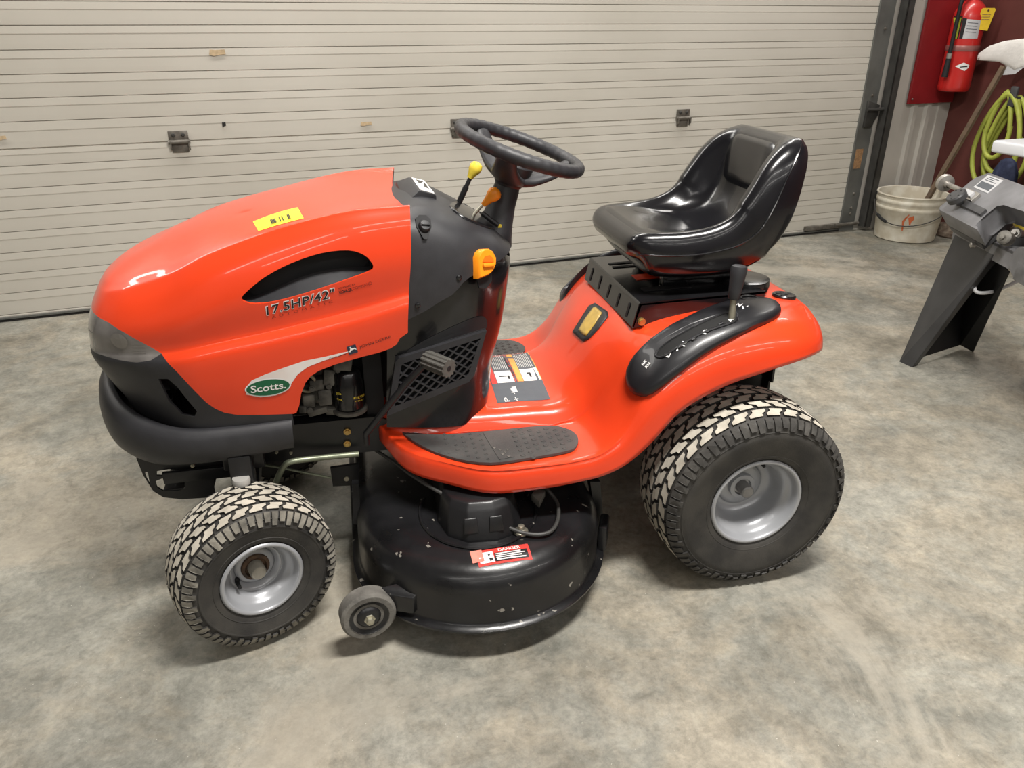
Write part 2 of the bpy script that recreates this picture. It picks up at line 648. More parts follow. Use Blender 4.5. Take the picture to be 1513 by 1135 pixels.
# ------------------------------------------------------------------ the room
def concrete():
    m = bpy.data.materials.new('concrete_floor')
    m.use_nodes = True
    nt = m.node_tree
    N, K = nt.nodes, nt.links
    b = N['Principled BSDF']
    tc = N.new('ShaderNodeTexCoord')

    def noise(scale, detail=5, rough=0.6, dist=0.0):
        n = N.new('ShaderNodeTexNoise')
        n.inputs['Scale'].default_value = scale
        n.inputs['Detail'].default_value = detail
        n.inputs['Roughness'].default_value = rough
        n.inputs['Distortion'].default_value = dist
        K.new(tc.outputs['Object'], n.inputs['Vector'])
        return n

    def ramp(src, stops):
        r = N.new('ShaderNodeValToRGB')
        e = r.color_ramp.elements
        e[0].position, e[0].color = stops[0][0], (*stops[0][1], 1)
        e[1].position, e[1].color = stops[-1][0], (*stops[-1][1], 1)
        for p, c in stops[1:-1]:
            x = e.new(p); x.color = (*c, 1)
        K.new(src, r.inputs['Fac'])
        return r

    def mix(a, c, fac, mode='MIX'):
        x = N.new('ShaderNodeMix')
        x.data_type = 'RGBA'
        x.blend_type = mode
        if isinstance(fac, float):
            x.inputs['Factor'].default_value = fac
        else:
            K.new(fac, x.inputs['Factor'])
        K.new(a, x.inputs[6]); K.new(c, x.inputs[7])
        return x.outputs[2]

    big = ramp(noise(1.5, 6, 0.62, 0.3).outputs['Fac'],
               [(0.36, (0.20, 0.192, 0.165)), (0.48, (0.285, 0.272, 0.236)), (0.62, (0.37, 0.35, 0.303))])
    mid = ramp(noise(7, 9, 0.75, 0.2).outputs['Fac'], [(0.36, (0.62, 0.62, 0.61)), (0.58, (1.0, 1.0, 1.0))])
    fine = ramp(noise(60, 6, 0.75).outputs['Fac'], [(0.36, (0.70, 0.70, 0.69)), (0.58, (1.0, 1.0, 1.0))])
    c = mix(big.outputs['Color'], mid.outputs['Color'], 0.75, 'MULTIPLY')
    c = mix(c, fine.outputs['Color'], 0.7, 'MULTIPLY')
    blot = ramp(noise(16, 12, 0.8, 0.4).outputs['Fac'], [(0.40, (0.70, 0.71, 0.70)), (0.50, (0.95, 0.95, 0.95)), (0.60, (1.12, 1.11, 1.08))])
    c = mix(c, blot.outputs['Color'], 0.8, 'MULTIPLY')
    hue = ramp(noise(2.6, 10, 0.7, 0.5).outputs['Fac'], [(0.44, (0.95, 1.0, 0.99)), (0.58, (1.14, 1.03, 0.86))])
    c = mix(c, hue.outputs['Color'], 0.45, 'MULTIPLY')
    # pale worn patches and dark damp stains with shapes of their own
    wear = ramp(noise(1.1, 9, 0.72, 0.5).outputs['Fac'], [(0.535, (0, 0, 0)), (0.60, (1, 1, 1))])
    tan = N.new('ShaderNodeRGB'); tan.outputs[0].default_value = (0.40, 0.365, 0.30, 1)
    f1 = N.new('ShaderNodeMath'); f1.operation = 'MULTIPLY'; f1.inputs[1].default_value = 0.45
    K.new(wear.outputs['Color'], f1.inputs[0])
    c = mix(c, tan.outputs[0], f1.outputs[0])
    pit = ramp(noise(140, 2, 0.5).outputs['Fac'], [(0.74, (0, 0, 0)), (0.78, (1, 1, 1))])
    wht = N.new('ShaderNodeRGB'); wht.outputs[0].default_value = (0.5, 0.48, 0.42, 1)
    c = mix(c, wht.outputs[0], pit.outputs['Color'])
    K.new(c, b.inputs['Base Color'])
    rr = N.new('ShaderNodeMapRange')
    rr.inputs['To Min'].default_value = 0.42
    rr.inputs['To Max'].default_value = 0.72
    K.new(noise(3, 4).outputs['Fac'], rr.inputs['Value'])
    K.new(rr.outputs['Result'], b.inputs['Roughness'])
    b.inputs['Specular IOR Level'].default_value = 0.35
    bp = N.new('ShaderNodeBump')
    bp.inputs['Strength'].default_value = 0.25
    bp.inputs['Distance'].default_value = 0.004
    K.new(noise(30, 5, 0.7).outputs['Fac'], bp.inputs['Height'])
    K.new(bp.outputs['Normal'], b.inputs['Normal'])
    return m


M['concrete'] = concrete()
M['doorskin'] = mat('door_skin_paint', (0.60, 0.575, 0.51), 0.55, col2=(0.54, 0.515, 0.45), vscale=1.3, detail=8, bump=0.03, bscale=300)
M['steelgrey'] = mat('galvanised_stile', (0.165, 0.168, 0.155), 0.5, metal=0.3, col2=(0.11, 0.112, 0.105), vscale=5, detail=6)
M['darksteel'] = mat('dark_track_steel', (0.035, 0.034, 0.031), 0.6, var=0.3, vscale=12)
M['hinge'] = mat('hinge_steel', (0.20, 0.185, 0.16), 0.5, metal=0.4, col2=(0.10, 0.09, 0.075), vscale=30)
M['siding'] = mat('white_siding', (0.50, 0.475, 0.43), 0.5, col2=(0.43, 0.41, 0.37), vscale=3)
M['maroon'] = mat('maroon_wall', (0.110, 0.028, 0.022), 0.6, col2=(0.088, 0.021, 0.016), vscale=6)
M['boardred'] = mat('red_board', (0.235, 0.012, 0.015), 0.45, var=0.08, vscale=10)
M['roomwhite'] = mat('room_liner', (0.25, 0.245, 0.235), 0.6, var=0.05, vscale=2)
M['seal'] = mat('rubber_seal', (0.018, 0.017, 0.016), 0.8, var=0.2, vscale=20)
M['paper'] = mat('torn_tape', (0.55, 0.42, 0.26), 0.8, var=0.15, vscale=60)
M['label'] = mat('worn_label', (0.30, 0.17, 0.08), 0.7, var=0.25, vscale=70)

UL, UR, VN, HC = -3.6, 5.94, -11.0, 3.6


def quad(name, pts, m, parent=None):
    return pydata(name, pts, [tuple(range(len(pts)))], m, parent, smooth=False)


struct(quad('floor', [D(UL - 1, 0.4, 0), D(UL - 1, VN - 0.2, 0), D(UR + 0.2, VN - 0.2, 0), D(UR + 0.2, 0.4, 0)][::-1], 'concrete'),
       'mottled grey and tan concrete floor')
# floor polygons listed clockwise above, so it faces up
struct(quad('ceiling', [D(UL, 0.1, HC), D(UL, VN, HC), D(UR, VN, HC), D(UR, 0.1, HC)], 'roomwhite'), 'white liner ceiling')
struct(quad('wall_left', [D(UL, 0.1, 0), D(UL, VN, 0), D(UL, VN, HC), D(UL, 0.1, HC)][::-1], 'roomwhite'), 'white liner wall')
struct(quad('wall_front', [D(UL, VN, 0), D(UR, VN, 0), D(UR, VN, HC), D(UL, VN, HC)][::-1], 'roomwhite'), 'white liner wall')
struct(quad('wall_right', [D(UR, 0.1, 0), D(UR, VN, 0), D(UR, VN, HC), D(UR, 0.1, HC)], 'maroon'), 'dark maroon side wall')

# overhead door: ribbed horizontal slats in two sections
DU0, DU1 = -2.6, 5.165
door = bpy.data.objects.new('door_1', None)
COL.objects.link(door)
door.location = D(1.3, 0, 0)
bpy.context.view_layer.update()
struct(door, 'off-white ribbed overhead garage door')
zs1 = [0.012, 0.033, 0.140, 0.238, 0.338, 0.437, 0.537, 0.638, 0.738, 0.815]
zs2 = [0.815, 0.932, 1.032, 1.131, 1.231, 1.330, 1.427, 1.527, 1.63]
zs3 = [1.63, 1.75, 1.85, 1.95, 2.05, 2.15, 2.25, 2.35, 2.45]
zs4 = [2.45, 2.57, 2.67, 2.77, 2.87, 2.97, 3.05]
for zs in (zs1, zs2, zs3, zs4):
    bm = bmesh.new()
    b_prism(bm, [D(DU0, 0.0075, zs[0]), D(DU1, 0.0075, zs[0]), D(DU1, 0.0075, zs[-1]), D(DU0, 0.0075, zs[-1])], EN * 0.04)
    sec = bobj('door_section', bm, 'doorskin', door, smooth=False)
    for za, zb in zip(zs, zs[1:]):
        h = zb - za
        ga = 0.003 if za == zs[0] else 0.0018
        gb = 0.004 if zb == zs[-1] else 0.0018
        prof = [(0.0075, za + ga), (0.0, za + ga), (-0.0004, za + h * .25), (-0.0004, zb - h * 0.37), (-0.0017, zb - h * .33),
                (-0.0016, zb - h * 0.31), (-0.0006, zb - gb), (0.0075, zb - gb)]
        v = [D(u, p[0], p[1]) for u in (DU0, DU1) for p in prof]
        n = len(prof)
        f = [(k, k + 1, n + k + 1, n + k) for k in range(n - 1)] + [tuple(range(n))[::-1], tuple(range(n, 2 * n))]
        pydata('slat', v, f, 'doorskin', sec, smooth=False, recalc=True)
bm = bmesh.new()
b_prism(bm, [D(DU0, -0.006, 0.0), D(DU1, -0.006, 0.0), D(DU1, -0.006, 0.014), D(DU0, -0.006, 0.014)], EN * 0.05)
bobj('bottom_seal', bm, 'seal', door, smooth=False)
bm = bmesh.new()
b_prism(bm, [D(DU0, -0.014, 0.014), D(DU1, -0.014, 0.014), D(DU1, -0.014, 0.022), D(DU0, -0.014, 0.022)], EN * 0.05)
bobj('bottom_rail', bm, 'steelgrey', door, smooth=False)
bm = bmesh.new()
b_prism(bm, [D(4.86, -0.03, 0.03), D(5.16, -0.03, 0.03), D(5.16, -0.03, 0.06), D(4.86, -0.03, 0.06)], EN * 0.03, 0.003)
b_tube(bm, [D(5.10, -0.035, 0.055), D(5.30, -0.035, 0.055)], 0.011, 8)
bobj('lift_bracket', bm, 'hinge', door)


def hinge(u, z, s=1.0):
    bm = bmesh.new()
    b_prism(bm, [D(u - .045 * s, -0.008, z + .002), D(u + .045 * s, -0.008, z + .002), D(u + .045 * s, -0.008, z + .05), D(u - .045 * s, -0.008, z + .05)], EN * 0.006, 0.0015)
    b_prism(bm, [D(u - .038 * s, -0.008, z - .05), D(u + .038 * s, -0.008, z - .05), D(u + .038 * s, -0.008, z - .004), D(u - .038 * s, -0.008, z - .004)], EN * 0.006, 0.0015)
    b_tube(bm, [D(u - .05 * s, -0.018, z), D(u + .05 * s, -0.018, z)], 0.010, 10)
    for q in (-1, 1):
        b_prism(bm, [D(u + q * .042 * s, -.008, z - .04), D(u + q * .042 * s, -.03, z - .028), D(u + q * .042 * s, -.03, z + .006), D(u + q * .042 * s, -.008, z + .01)], E1 * 0.005)
    h = bobj('hinge', bm, 'hinge', door)
    for q in (-1, 1):
        bm = bmesh.new()
        b_lathe(bm, [(0, .009), (.006, .009), (.009, .006), (.009, 0)], D(u + q * .022, -0.008, z + .032), -EN, 8)
        bobj('bolt', bm, 'darksteel', h)


for u in (-1.87, -0.45, 0.967, 2.392, 3.807):
    hinge(u, 0.814)
    hinge(u, 1.63)
# scraps of torn tape and a chip in the paint
for (px, py, w, h, m) in ((321, 78, .075, .028, 'paper'), (541, 183, .06, .02, 'paper'), (331, 184, .018, .022, 'seal'), (2, 204, .04, .02, 'paper')):
    d = ray(px, py)
    t = (ROOM_O - EN * 0.0065 - CAM_POS).dot(EN) / d.dot(EN)
    p = CAM_POS + d * t
    pts = [p + E1 * (w * x) + Vector((0, 0, h * y)) for x, y in ((-.5, -.35), (-.2, -.5), (.15, -.3), (.5, -.25), (.46, .5), (-.1, .42), (-.42, .5))]
    bm = bmesh.new()
    b_prism(bm, pts, EN * 0.002)
    bobj('tape_scrap' if m == 'paper' else 'paint_chip', bm, m, door, smooth=False)

# right-hand stile, track and jamb
bm = bmesh.new()
b_prism(bm, [D(5.165, -0.012, 0.0), D(5.29, -0.012, 0.0), D(5.29, -0.012, 3.05), D(5.165, -0.012, 3.05)], EN * 0.05, 0.002)
st = bobj('door_stile', bm, 'steelgrey', door, smooth=False)
for z in (.12, .16, .26, .82, .90, 1.3):
    bm = bmesh.new()
    b_lathe(bm, [(0, .010), (.005, .010), (.008, .006), (.008, 0)], D(5.235, -0.012, z), -EN, 8)
    bobj('bolt', bm, 'hinge', st)
bm = bmesh.new()
b_prism(bm, [D(5.185, -0.0145, .43), D(5.245, -0.0145, .43), D(5.245, -0.0145, .56), D(5.185, -0.0145, .56)], EN * 0.002)
bobj('warning_label', bm, 'label', st, smooth=False)
bm = bmesh.new()
b_prism(bm, [D(5.20, -0.03, .70), D(5.26, -.03, .70), D(5.30, -.03, .78), D(5.30, -.03, .84), D(5.20, -.03, .87)], EN * 0.02, 0.003)
b_tube(bm, [D(5.19, -.04, .815), D(5.36, -.05, .815)], 0.012, 8)
b_lathe(bm, [(-.012, .024), (.012, .024)], D(5.345, -.05, .815), E1, 14, capa=True, capb=True)
bobj('roller_hinge', bm, 'darksteel', door)
bm = bmesh.new()
for a in ([(5.315, -.02), (5.325, -.02), (5.325, -.085), (5.315, -.085)], [(5.315, -.085), (5.37, -.085), (5.37, -.080), (5.315, -.080)],
          [(5.36, -.08), (5.37, -.08), (5.37, -.03), (5.36, -.03)]):
    b_prism(bm, [D(u, v, 0.03) for u, v in a], (0, 0, 3.0))
struct(bobj('trim_1', bm, 'darksteel', smooth=False), 'dark steel door track beside the overhead door')
bm = bmesh.new()
b_prism(bm, [D(5.29, 0.0, 0), D(5.42, 0.0, 0), D(5.42, 0.12, 0), D(5.29, 0.12, 0)], (0, 0, HC))
b_prism(bm, [D(5.40, -0.012, 0), D(5.525, -0.012, 0), D(5.525, 0.0, 0), D(5.40, 0.0, 0)], (0, 0, HC))
struct(bobj('trim_2', bm, 'siding', smooth=False), 'white metal jamb trim right of the overhead door')
# white corrugated siding up to the corner
prof = [(5.525, 0.0), (5.60, 0.0), (5.615, -.018), (5.645, -.018), (5.66, 0.0), (5.72, 0), (5.735, -.018), (5.765, -.018), (5.78, 0.0), (5.84, 0.0), (5.845, -.01), (5.94, -.01)]
v = [D(u, w, z) for z in (0, HC) for u, w in prof]
n = len(prof)
w = pydata('wall_back', v, [(k, k + 1, n + k + 1, n + k) for k in range(n - 1)], 'siding', smooth=False)
struct(w, 'white corrugated metal siding in the corner right of the door')
wl = quad('wall_door_side', [D(UL, .05, 0), D(UR, .05, 0), D(UR, .05, HC), D(UL, .05, HC)], 'roomwhite')
struct(wl, 'white liner wall around and above the overhead door')
# ------------------------------------------------------------------ the riding mower
mower = empty('riding_mower', (0.62, 0, 0), 'orange and black riding lawn mower with black seat, parked before the garage door', 'lawn mower')


def P(name, bm, m, parent=None, **k):
    return bobj(name, bm, m, mower if parent is None else parent, **k)


# ---- hood, headlights and grille: one shell, scored into its pieces
HN = [
    [(.412, 0, .970), (.416, .11, .972), (.424, .205, .981), (.430, .236, .991), (.430, .243, .985), (.428, .260, .950), (.424, .270, .880), (.416, .262, .806), (.414, .268, .790), (.412, .276, .772), (.408, .272, .72), (.405, .262, .62), (.405, .262, .50)],
    [(.30, 0, .975), (.30, .11, .976), (.30, .205, .981), (.30, .238, .985), (.30, .246, .978), (.30, .266, .943), (.30, .279, .868), (.30, .268, .782), (.30, .274, .766), (.30, .284, .745), (.30, .280, .68), (.30, .268, .60), (.30, .265, .50)],
    [(.15, 0, .976), (.15, .11, .973), (.15, .20, .962), (.15, .234, .955), (.15, .244, .947), (.15, .268, .910), (.15, .283, .842), (.15, .272, .754), (.15, .278, .738), (.15, .288, .715), (.15, .284, .64), (.15, .274, .56), (.15, .268, .50)],
    [(0, 0, .947), (0, .11, .941), (0, .19, .921), (0, .222, .908), (0, .236, .898), (0, .264, .860), (0, .280, .795), (0, .271, .729), (0, .277, .713), (0, .286, .69), (0, .282, .62), (0, .272, .55), (0, .266, .50)],
    [(-.10, 0, .912), (-.10, .10, .903), (-.10, .172, .879), (-.10, .204, .862), (-.10, .219, .850), (-.10, .248, .814), (-.10, .267, .765), (-.10, .262, .710), (-.10, .268, .696), (-.10, .276, .675), (-.10, .270, .61), (-.10, .258, .55), (-.10, .252, .50)],
    [(-.165, 0, .886), (-.185, .09, .875), (-.205, .150, .850), (-.213, .178, .832), (-.218, .192, .820), (-.228, .218, .785), (-.234, .234, .745), (-.232, .234, .700), (-.232, .238, .688), (-.230, .240, .668), (-.215, .222, .60), (-.20, .205, .55), (-.19, .195, .50)],
    [(-.19, 0, .876), (-.225, .06, .862), (-.262, .105, .836), (-.275, .122, .820), (-.283, .134, .807), (-.301, .152, .772), (-.314, .164, .735), (-.318, .166, .695), (-.320, .168, .683), (-.318, .168, .662), (-.296, .152, .60), (-.275, .14, .55), (-.262, .132, .50)],
    [(-.20, 0, .872), (-.245, 0, .856), (-.287, 0, .830), (-.302, 0, .815), (-.311, 0, .803), (-.332, 0, .768), (-.345, 0, .733), (-.350, 0, .693), (-.352, 0, .681), (-.350, 0, .660), (-.326, 0, .60), (-.305, 0, .55), (-.29, 0, .50)],
]
def nose(x, k=.87):          # the nose is a little blunter than first laid out
    return x if x > -.10 else -.10 + (x + .10) * k


HN = [[(nose(x), y, z) for x, y, z in st_] for st_ in HN]
bm = half_net(HN, 9, 4, nose=True)
HSRC = normals_of(bm)
shell = bvh_of(bm)
HOODLOW = [(-.60, .772), (-.33, .772), (-.285, .772), (-.245, .765), (-.205, .748), (-.165, .724), (-.128, .700)]
for p in ((262, 550), (285, 575), (305, 595), (318, 604), (332, 610), (350, 613), (392, 613), (434, 611.5), (438, 610), (442, 600), (445, 582), (451, 566), (459, 556), (471, 548), (494, 539), (515, 533), (536, 527), (560, 521), (577, 515), (586, 509), (591, 500)):
    q, _ = hit(shell, *p)
    HOODLOW.append((q.x if q.x > -.10 else -.10 + (q.x + .10) / .87, q.z))
HOODLOW += [(.435, HOODLOW[-1][1] + .03)]
NLOW = len(HOODLOW)
HOODLOW += [(.60, .80), (.60, 1.3), (-.60, 1.3)]
LENSLOW = [(-.60, .688), (-.33, .688), (-.28, .688), (-.235, .684), (-.19, .682), (-.155, .687), (-.128, .700)]
HOODLOW = [(nose(x), z) if x > -.5 else (x, z) for x, z in HOODLOW]
LENSLOW = [(nose(x), z) if x > -.5 else (x, z) for x, z in LENSLOW]
score(bm, HOODLOW[:NLOW], closed=False)
score(bm, LENSLOW, closed=False)
LENS = LENSLOW + HOODLOW[5::-1]
hood_bm = split_off(bm, lambda c: in_poly(c.x, c.z, HOODLOW))
lens_bm = split_off(bm, lambda c: in_poly(c.x, c.z, LENS) and abs(c.y) > 0.035)
# grille keeps what stands in front of the engine opening and below the headlights
GR = [(-.60, .80), (.131, .80), (.131, .40), (-.60, .40)]
score(bm, [(.131, .80), (.131, .40)], closed=False)
SLIT = []
gb = bvh_of(bm)
for p in ((234, 560), (248, 560), (262, 572), (291, 608), (287, 616), (268, 612), (250, 594)):
    q, _ = hit(gb, *p)
    if q is not None:
        SLIT.append((q.x, q.z))
grille_bm = split_off(bm, lambda c: in_poly(c.x, c.z, GR))
if len(SLIT) > 3:
    score(grille_bm, SLIT)
    split_off(grille_bm, lambda c: in_poly(c.x, c.z, SLIT)).free()
bm.free()
# air slot in each hood side
hb0 = bvh_of(hood_bm)
SLOT = []
for p in spline([(357, 440, 0), (368, 428, 0), (392, 409, 0), (430, 389, 0), (475, 374, 0), (515, 370, 0), (538, 377, 0), (549, 388, 0), (551, 396, 0), (542, 403, 0), (505, 416, 0), (450, 434, 0), (405, 446, 0), (376, 449, 0), (362, 446, 0)], 3, closed=True):
    q, _ = hit(hb0, p.x, p.y)
    SLOT.append((q.x, q.z))
slot_y = [hb0.ray_cast(Vector((x, -1, z)), Vector((0, 1, 0)))[0] for x, z in SLOT]
score(hood_bm, SLOT, cond=lambda c: abs(c.y) > 0.2)
split_off(hood_bm, lambda c: abs(c.y) > 0.2 and in_poly(c.x, c.z, SLOT)).free()
hb = bvh_of(hood_bm)
hood = shell_obj('hood', hood_bm, HSRC, 'orange', mower)
shell_obj('front_grille', grille_bm, HSRC, 'charcoal', mower)
# dark pocket behind each slot
for s in (1, -1):
    cx = sum(p.x for p in slot_y) / len(slot_y); cz = sum(p.z for p in slot_y) / len(slot_y)
    A = [Vector((p.x, s * (p.y), p.z)) for p in slot_y]

    def ins(k, dy, dz=0.0):
        return [Vector((cx + (p.x - cx) * k, s * (p.y + dy), cz + dz + (p.z - cz) * k)) for p in slot_y]
    bm = bmesh.new()
    b_loft(bm, [ins(1.012, .0055), ins(1.0, .012), ins(.98, .028), ins(.93, .046)], cap=False)
    last = ins(.93, .046)
    bm.faces.new([bm.verts.new(p) for p in last])
    bmesh.ops.remove_doubles(bm, verts=bm.verts, dist=1e-5)
    pk = P('slot_pocket', bm, 'flatblack', hood)
    # grey ledge curving along the floor of the slot
    low = [p for p in slot_y if p.z < cz + (p.x - cx) * 0.23 - 0.006]
    low.sort(key=lambda p: p.x)
    up = [Vector((p.x, s * (p.y + .030), p.z + .030 * math.sin(math.pi * min(1, max(0, (p.x - low[0].x) / (low[-1].x - low[0].x)))))) for p in low]
    lo = [Vector((p.x, s * (p.y + .002), p.z - .001)) for p in low]
    n = len(low)
    pydata('slot_ledge', lo + up, [(k, k + 1, n + k + 1, n + k) for k in range(n - 1)], 'charcoal', pk)

lens_all = lens_bm
right_lens = split_off(lens_all, lambda c: c.y > 0)
for lb, s in ((lens_all, -1), (right_lens, 1)):
    o = shell_obj('headlight', lb, HSRC, 'lens', mower)
    o['label'] = 'smoky clear headlight lens'
    lbv = BVHTree.FromPolygons([v.co[:] for v in o.data.vertices], [tuple(p.vertices) for p in o.data.polygons])
    # round bulb bowl and three moulded ribs showing through the lens
    c, nn = hit(lbv, 176, 504)
    if c is not None:
        if s > 0:
            c = Vector((c.x, -c.y, c.z)); nn = Vector((nn.x, -nn.y, nn.z))
        ex = Vector((0, 0, 1)).cross(nn)
        sg = 1 if ex.x > 0 else -1
        stick('reflector_bowl', disc2(0, 0, .020, .018), c, ex, nn, lbv, .0008, 'reflector', o)
        for k in range(3):
            stick('lens_rib', grid2(.028, .0016, 10, 1), c + ex * (.026 if sg > 0 else .054) * sg + Vector((0, 0, -.010 - .008 * k)), ex, nn, lbv, .0012, 'reflector', o)

# ---- bumper below the grille
BN = [
    [(.128, .262, .517), (.128, .274, .514), (.128, .284, .50), (.128, .287, .475), (.126, .280, .452), (.122, .262, .437), (.12, .235, .432)],
    [(.0, .264, .512), (.0, .277, .510), (.0, .288, .496), (.0, .292, .470), (.0, .285, .442), (.0, .264, .425), (.0, .235, .42)],
    [(-.10, .258, .512), (-.105, .271, .511), (-.11, .283, .496), (-.11, .287, .468), (-.107, .279, .437), (-.10, .256, .417), (-.09, .22, .412)],
    [(-.185, .225, .522), (-.195, .238, .522), (-.207, .250, .505), (-.212, .254, .470), (-.207, .246, .432), (-.195, .224, .408), (-.17, .19, .405)],
    [(-.262, .168, .545), (-.276, .176, .546), (-.293, .186, .528), (-.30, .19, .480), (-.290, .182, .434), (-.262, .165, .405), (-.22, .14, .402)],
    [(-.305, .090, .570), (-.322, .094, .573), (-.341, .098, .553), (-.350, .10, .495), (-.338, .096, .436), (-.303, .088, .405), (-.25, .08, .402)],
    [(-.320, 0, .578), (-.338, 0, .582), (-.358, 0, .562), (-.367, 0, .50), (-.354, 0, .437), (-.316, 0, .405), (-.26, 0, .402)],
]
Q = np.array([[(nose(x, .91), y, z) for x, y, z in st_] for st_ in BN])
Q = cr_axis(Q, 8, g1=Q[-2] * MIR)
Q = np.transpose(cr_axis(np.transpose(Q, (1, 0, 2)), 4), (1, 0, 2))
bm = bmesh.new()
for s in (-1, 1):
    rows = [[bm.verts.new((p[0], s * p[1], p[2])) for p in r] for r in Q]
    for A, B in zip(rows, rows[1:]):
        for k in range(len(A) - 1):
            bm.faces.new((A[k], A[k + 1], B[k + 1], B[k]))
    bm.faces.new(rows[0])
bmesh.ops.remove_doubles(bm, verts=bm.verts, dist=1e-4)
o = P('bumper', bm, 'charcoal', sharp=60)
thicken(o, 0.005)

# ---- dash console behind the hood
DN = [
    [(.395, 0, .966), (.395, .11, .966), (.395, .195, .962), (.398, .236, .948), (.40, .252, .90), (.40, .258, .83), (.40, .255, .74), (.40, .25, .66)],
    [(.47, 0, .985), (.47, .11, .978), (.47, .185, .962), (.47, .226, .930), (.47, .243, .88), (.47, .25, .81), (.47, .247, .73), (.47, .242, .66)],
    [(.55, 0, .950), (.55, .10, .944), (.55, .17, .928), (.55, .208, .90), (.55, .226, .855), (.55, .233, .80), (.55, .230, .74), (.55, .225, .68)],
    [(.63, 0, .900), (.63, .085, .896), (.63, .14, .884), (.63, .172, .862), (.63, .187, .83), (.63, .192, .79), (.63, .190, .76), (.63, .186, .72)],
    [(.675, 0, .862), (.675, .065, .858), (.675, .105, .85), (.675, .128, .836), (.675, .139, .815), (.675, .143, .79), (.675, .141, .77), (.675, .138, .74)],
    [(.698, 0, .838), (.698, .045, .836), (.698, .07, .832), (.698, .083, .824), (.698, .089, .81), (.698, .091, .795), (.698, .09, .78), (.698, .088, .76)],
]
bm = half_net(DN, 6, 5)
DSRC = normals_of(bm)
db0 = bvh_of(bm)
DLOW = [(.30, .706)]
for p in ((600, 474), (628, 460), (650, 446), (668, 436), (677, 427), (684, 418), (694, 410), (708, 402), (732, 388), (750, 375)):
    q, _ = hit(db0, *p)
    if q is not None:
        DLOW.append((q.x, q.z))
DLOW.append((.75, DLOW[-1][1] + .01))
score(bm, DLOW, closed=False)
low_poly = DLOW + [(.75, .3), (.30, .3)]
split_off(bm, lambda c: in_poly(c.x, c.z, low_poly) and abs(c.y) > .02).free()
dbv = bvh_of(bm)
dash = shell_obj('dash_console', bm, DSRC, 'charcoal', mower)

# ---- lower dash tower (glossy black), widening to the floor pan
TN = [
    [(.36, .215, .93), (.36, .215, .80), (.36, .215, .66), (.35, .215, .52), (.345, .212, .44)],
    [(.47, .215, .93), (.47, .222, .80), (.465, .222, .66), (.455, .220, .54), (.45, .218, .43)],
    [(.57, .18, .86), (.57, .205, .80), (.56, .205, .66), (.545, .205, .55), (.535, .205, .42)],
    [(.655, .110, .835), (.648, .150, .79), (.628, .160, .66), (.604, .165, .55), (.59, .168, .42)],
    [(.690, .05, .81), (.683, .085, .79), (.660, .10, .66), (.632, .105, .55), (.617, .11, .42)],
    [(.697, 0, .81), (.690, 0, .79), (.668, 0, .66), (.640, 0, .55), (.625, 0, .42)],
]
Q = np.array(TN)
Q = cr_axis(Q, 6, g1=Q[-2] * MIR)
Q = np.transpose(cr_axis(np.transpose(Q, (1, 0, 2)), 5), (1, 0, 2))
bm = bmesh.new()
for s in (-1, 1):
    rows = [[bm.verts.new((p[0], s * p[1], p[2])) for p in r] for r in Q]
    for A, B in zip(rows, rows[1:]):
        for k in range(len(A) - 1):
            bm.faces.new((A[k], A[k + 1], B[k + 1], B[k]))
bmesh.ops.remove_doubles(bm, verts=bm.verts, dist=1e-4)
tb = bvh_of(bm)
tower = P('dash_tower', bm, 'black', sharp=70)
# hand hold above the side grille, its recess shade painted flat black
px_patch('vent_shade', [(600, 520), (640, 496), (690, 473), (712, 467), (719, 476), (714, 488), (680, 498), (640, 512)], tb, .0015, 'flatblack', tower)

# ---- steering wheel on its column
WAX = Vector((math.sin(R(18.5)), -.085, math.cos(R(18.5)))).normalized()
WC = Vector((.728, 0, 1.068))
wx, wy, _ = basis(WAX)
ux = (Vector((1, 0, 0)) - WAX * WAX.x).normalized()
uy = WAX.cross(ux)
RW, rw = .153, .0165
bm = bmesh.new()
ring = [WC + (ux * math.cos(t) + uy * math.sin(t)) * RW for t in [2 * math.pi * k / 160 for k in range(160)]]
b_tube(bm, ring, [rw * (1 + .035 * math.sin(k * math.pi / 2)) for k in range(160)], 14, closed=True)
sw = P('steering_wheel', bm, 'charcoal', sharp=80)
hubc = WC - WAX * 0.062
bm = bmesh.new()
b_lathe(bm, [(-.045, .026), (-.03, .036), (.0, .046), (.022, .050), (.032, .044), (.036, .028), (.036, 0)], hubc, WAX, 28, capa=True)
P('wheel_hub', bm, 'charcoal', sw)
for ang in (122, 8, 245):
    t = R(ang)
    d = ux * math.cos(t) + uy * math.sin(t)
    sd = WAX.cross(d)
    path = [hubc + d * .018 - WAX * .012, hubc + d * .055 - WAX * .004, hubc + d * .105 + WAX * .022, hubc + d * .136 + WAX * .050, hubc + d * .151 + WAX * .060]
    wid = [.046, .042, .031, .024, .019]
    thk = [.020, .016, .012, .011, .010]
    pts = spline(path, 4)
    loops = []
    for i, p in enumerate(pts):
        f = i / (len(pts) - 1) * 4
        j = min(3, int(f)); g = f - j
        w_ = wid[j] * (1 - g) + wid[j + 1] * g
        h_ = thk[j] * (1 - g) + thk[j + 1] * g
        tan = (pts[min(i + 1, len(pts) - 1)] - pts[max(i - 1, 0)]).normalized()
        up = tan.cross(sd).normalized()
        loops.append([p + sd * (w_ * math.cos(q)) + up * (h_ * math.sin(q)) for q in [2 * math.pi * z / 14 for z in range(14)]])
    bm = bmesh.new()
    b_loft(bm, loops)
    P('spoke', bm, 'charcoal', sw, sharp=70)
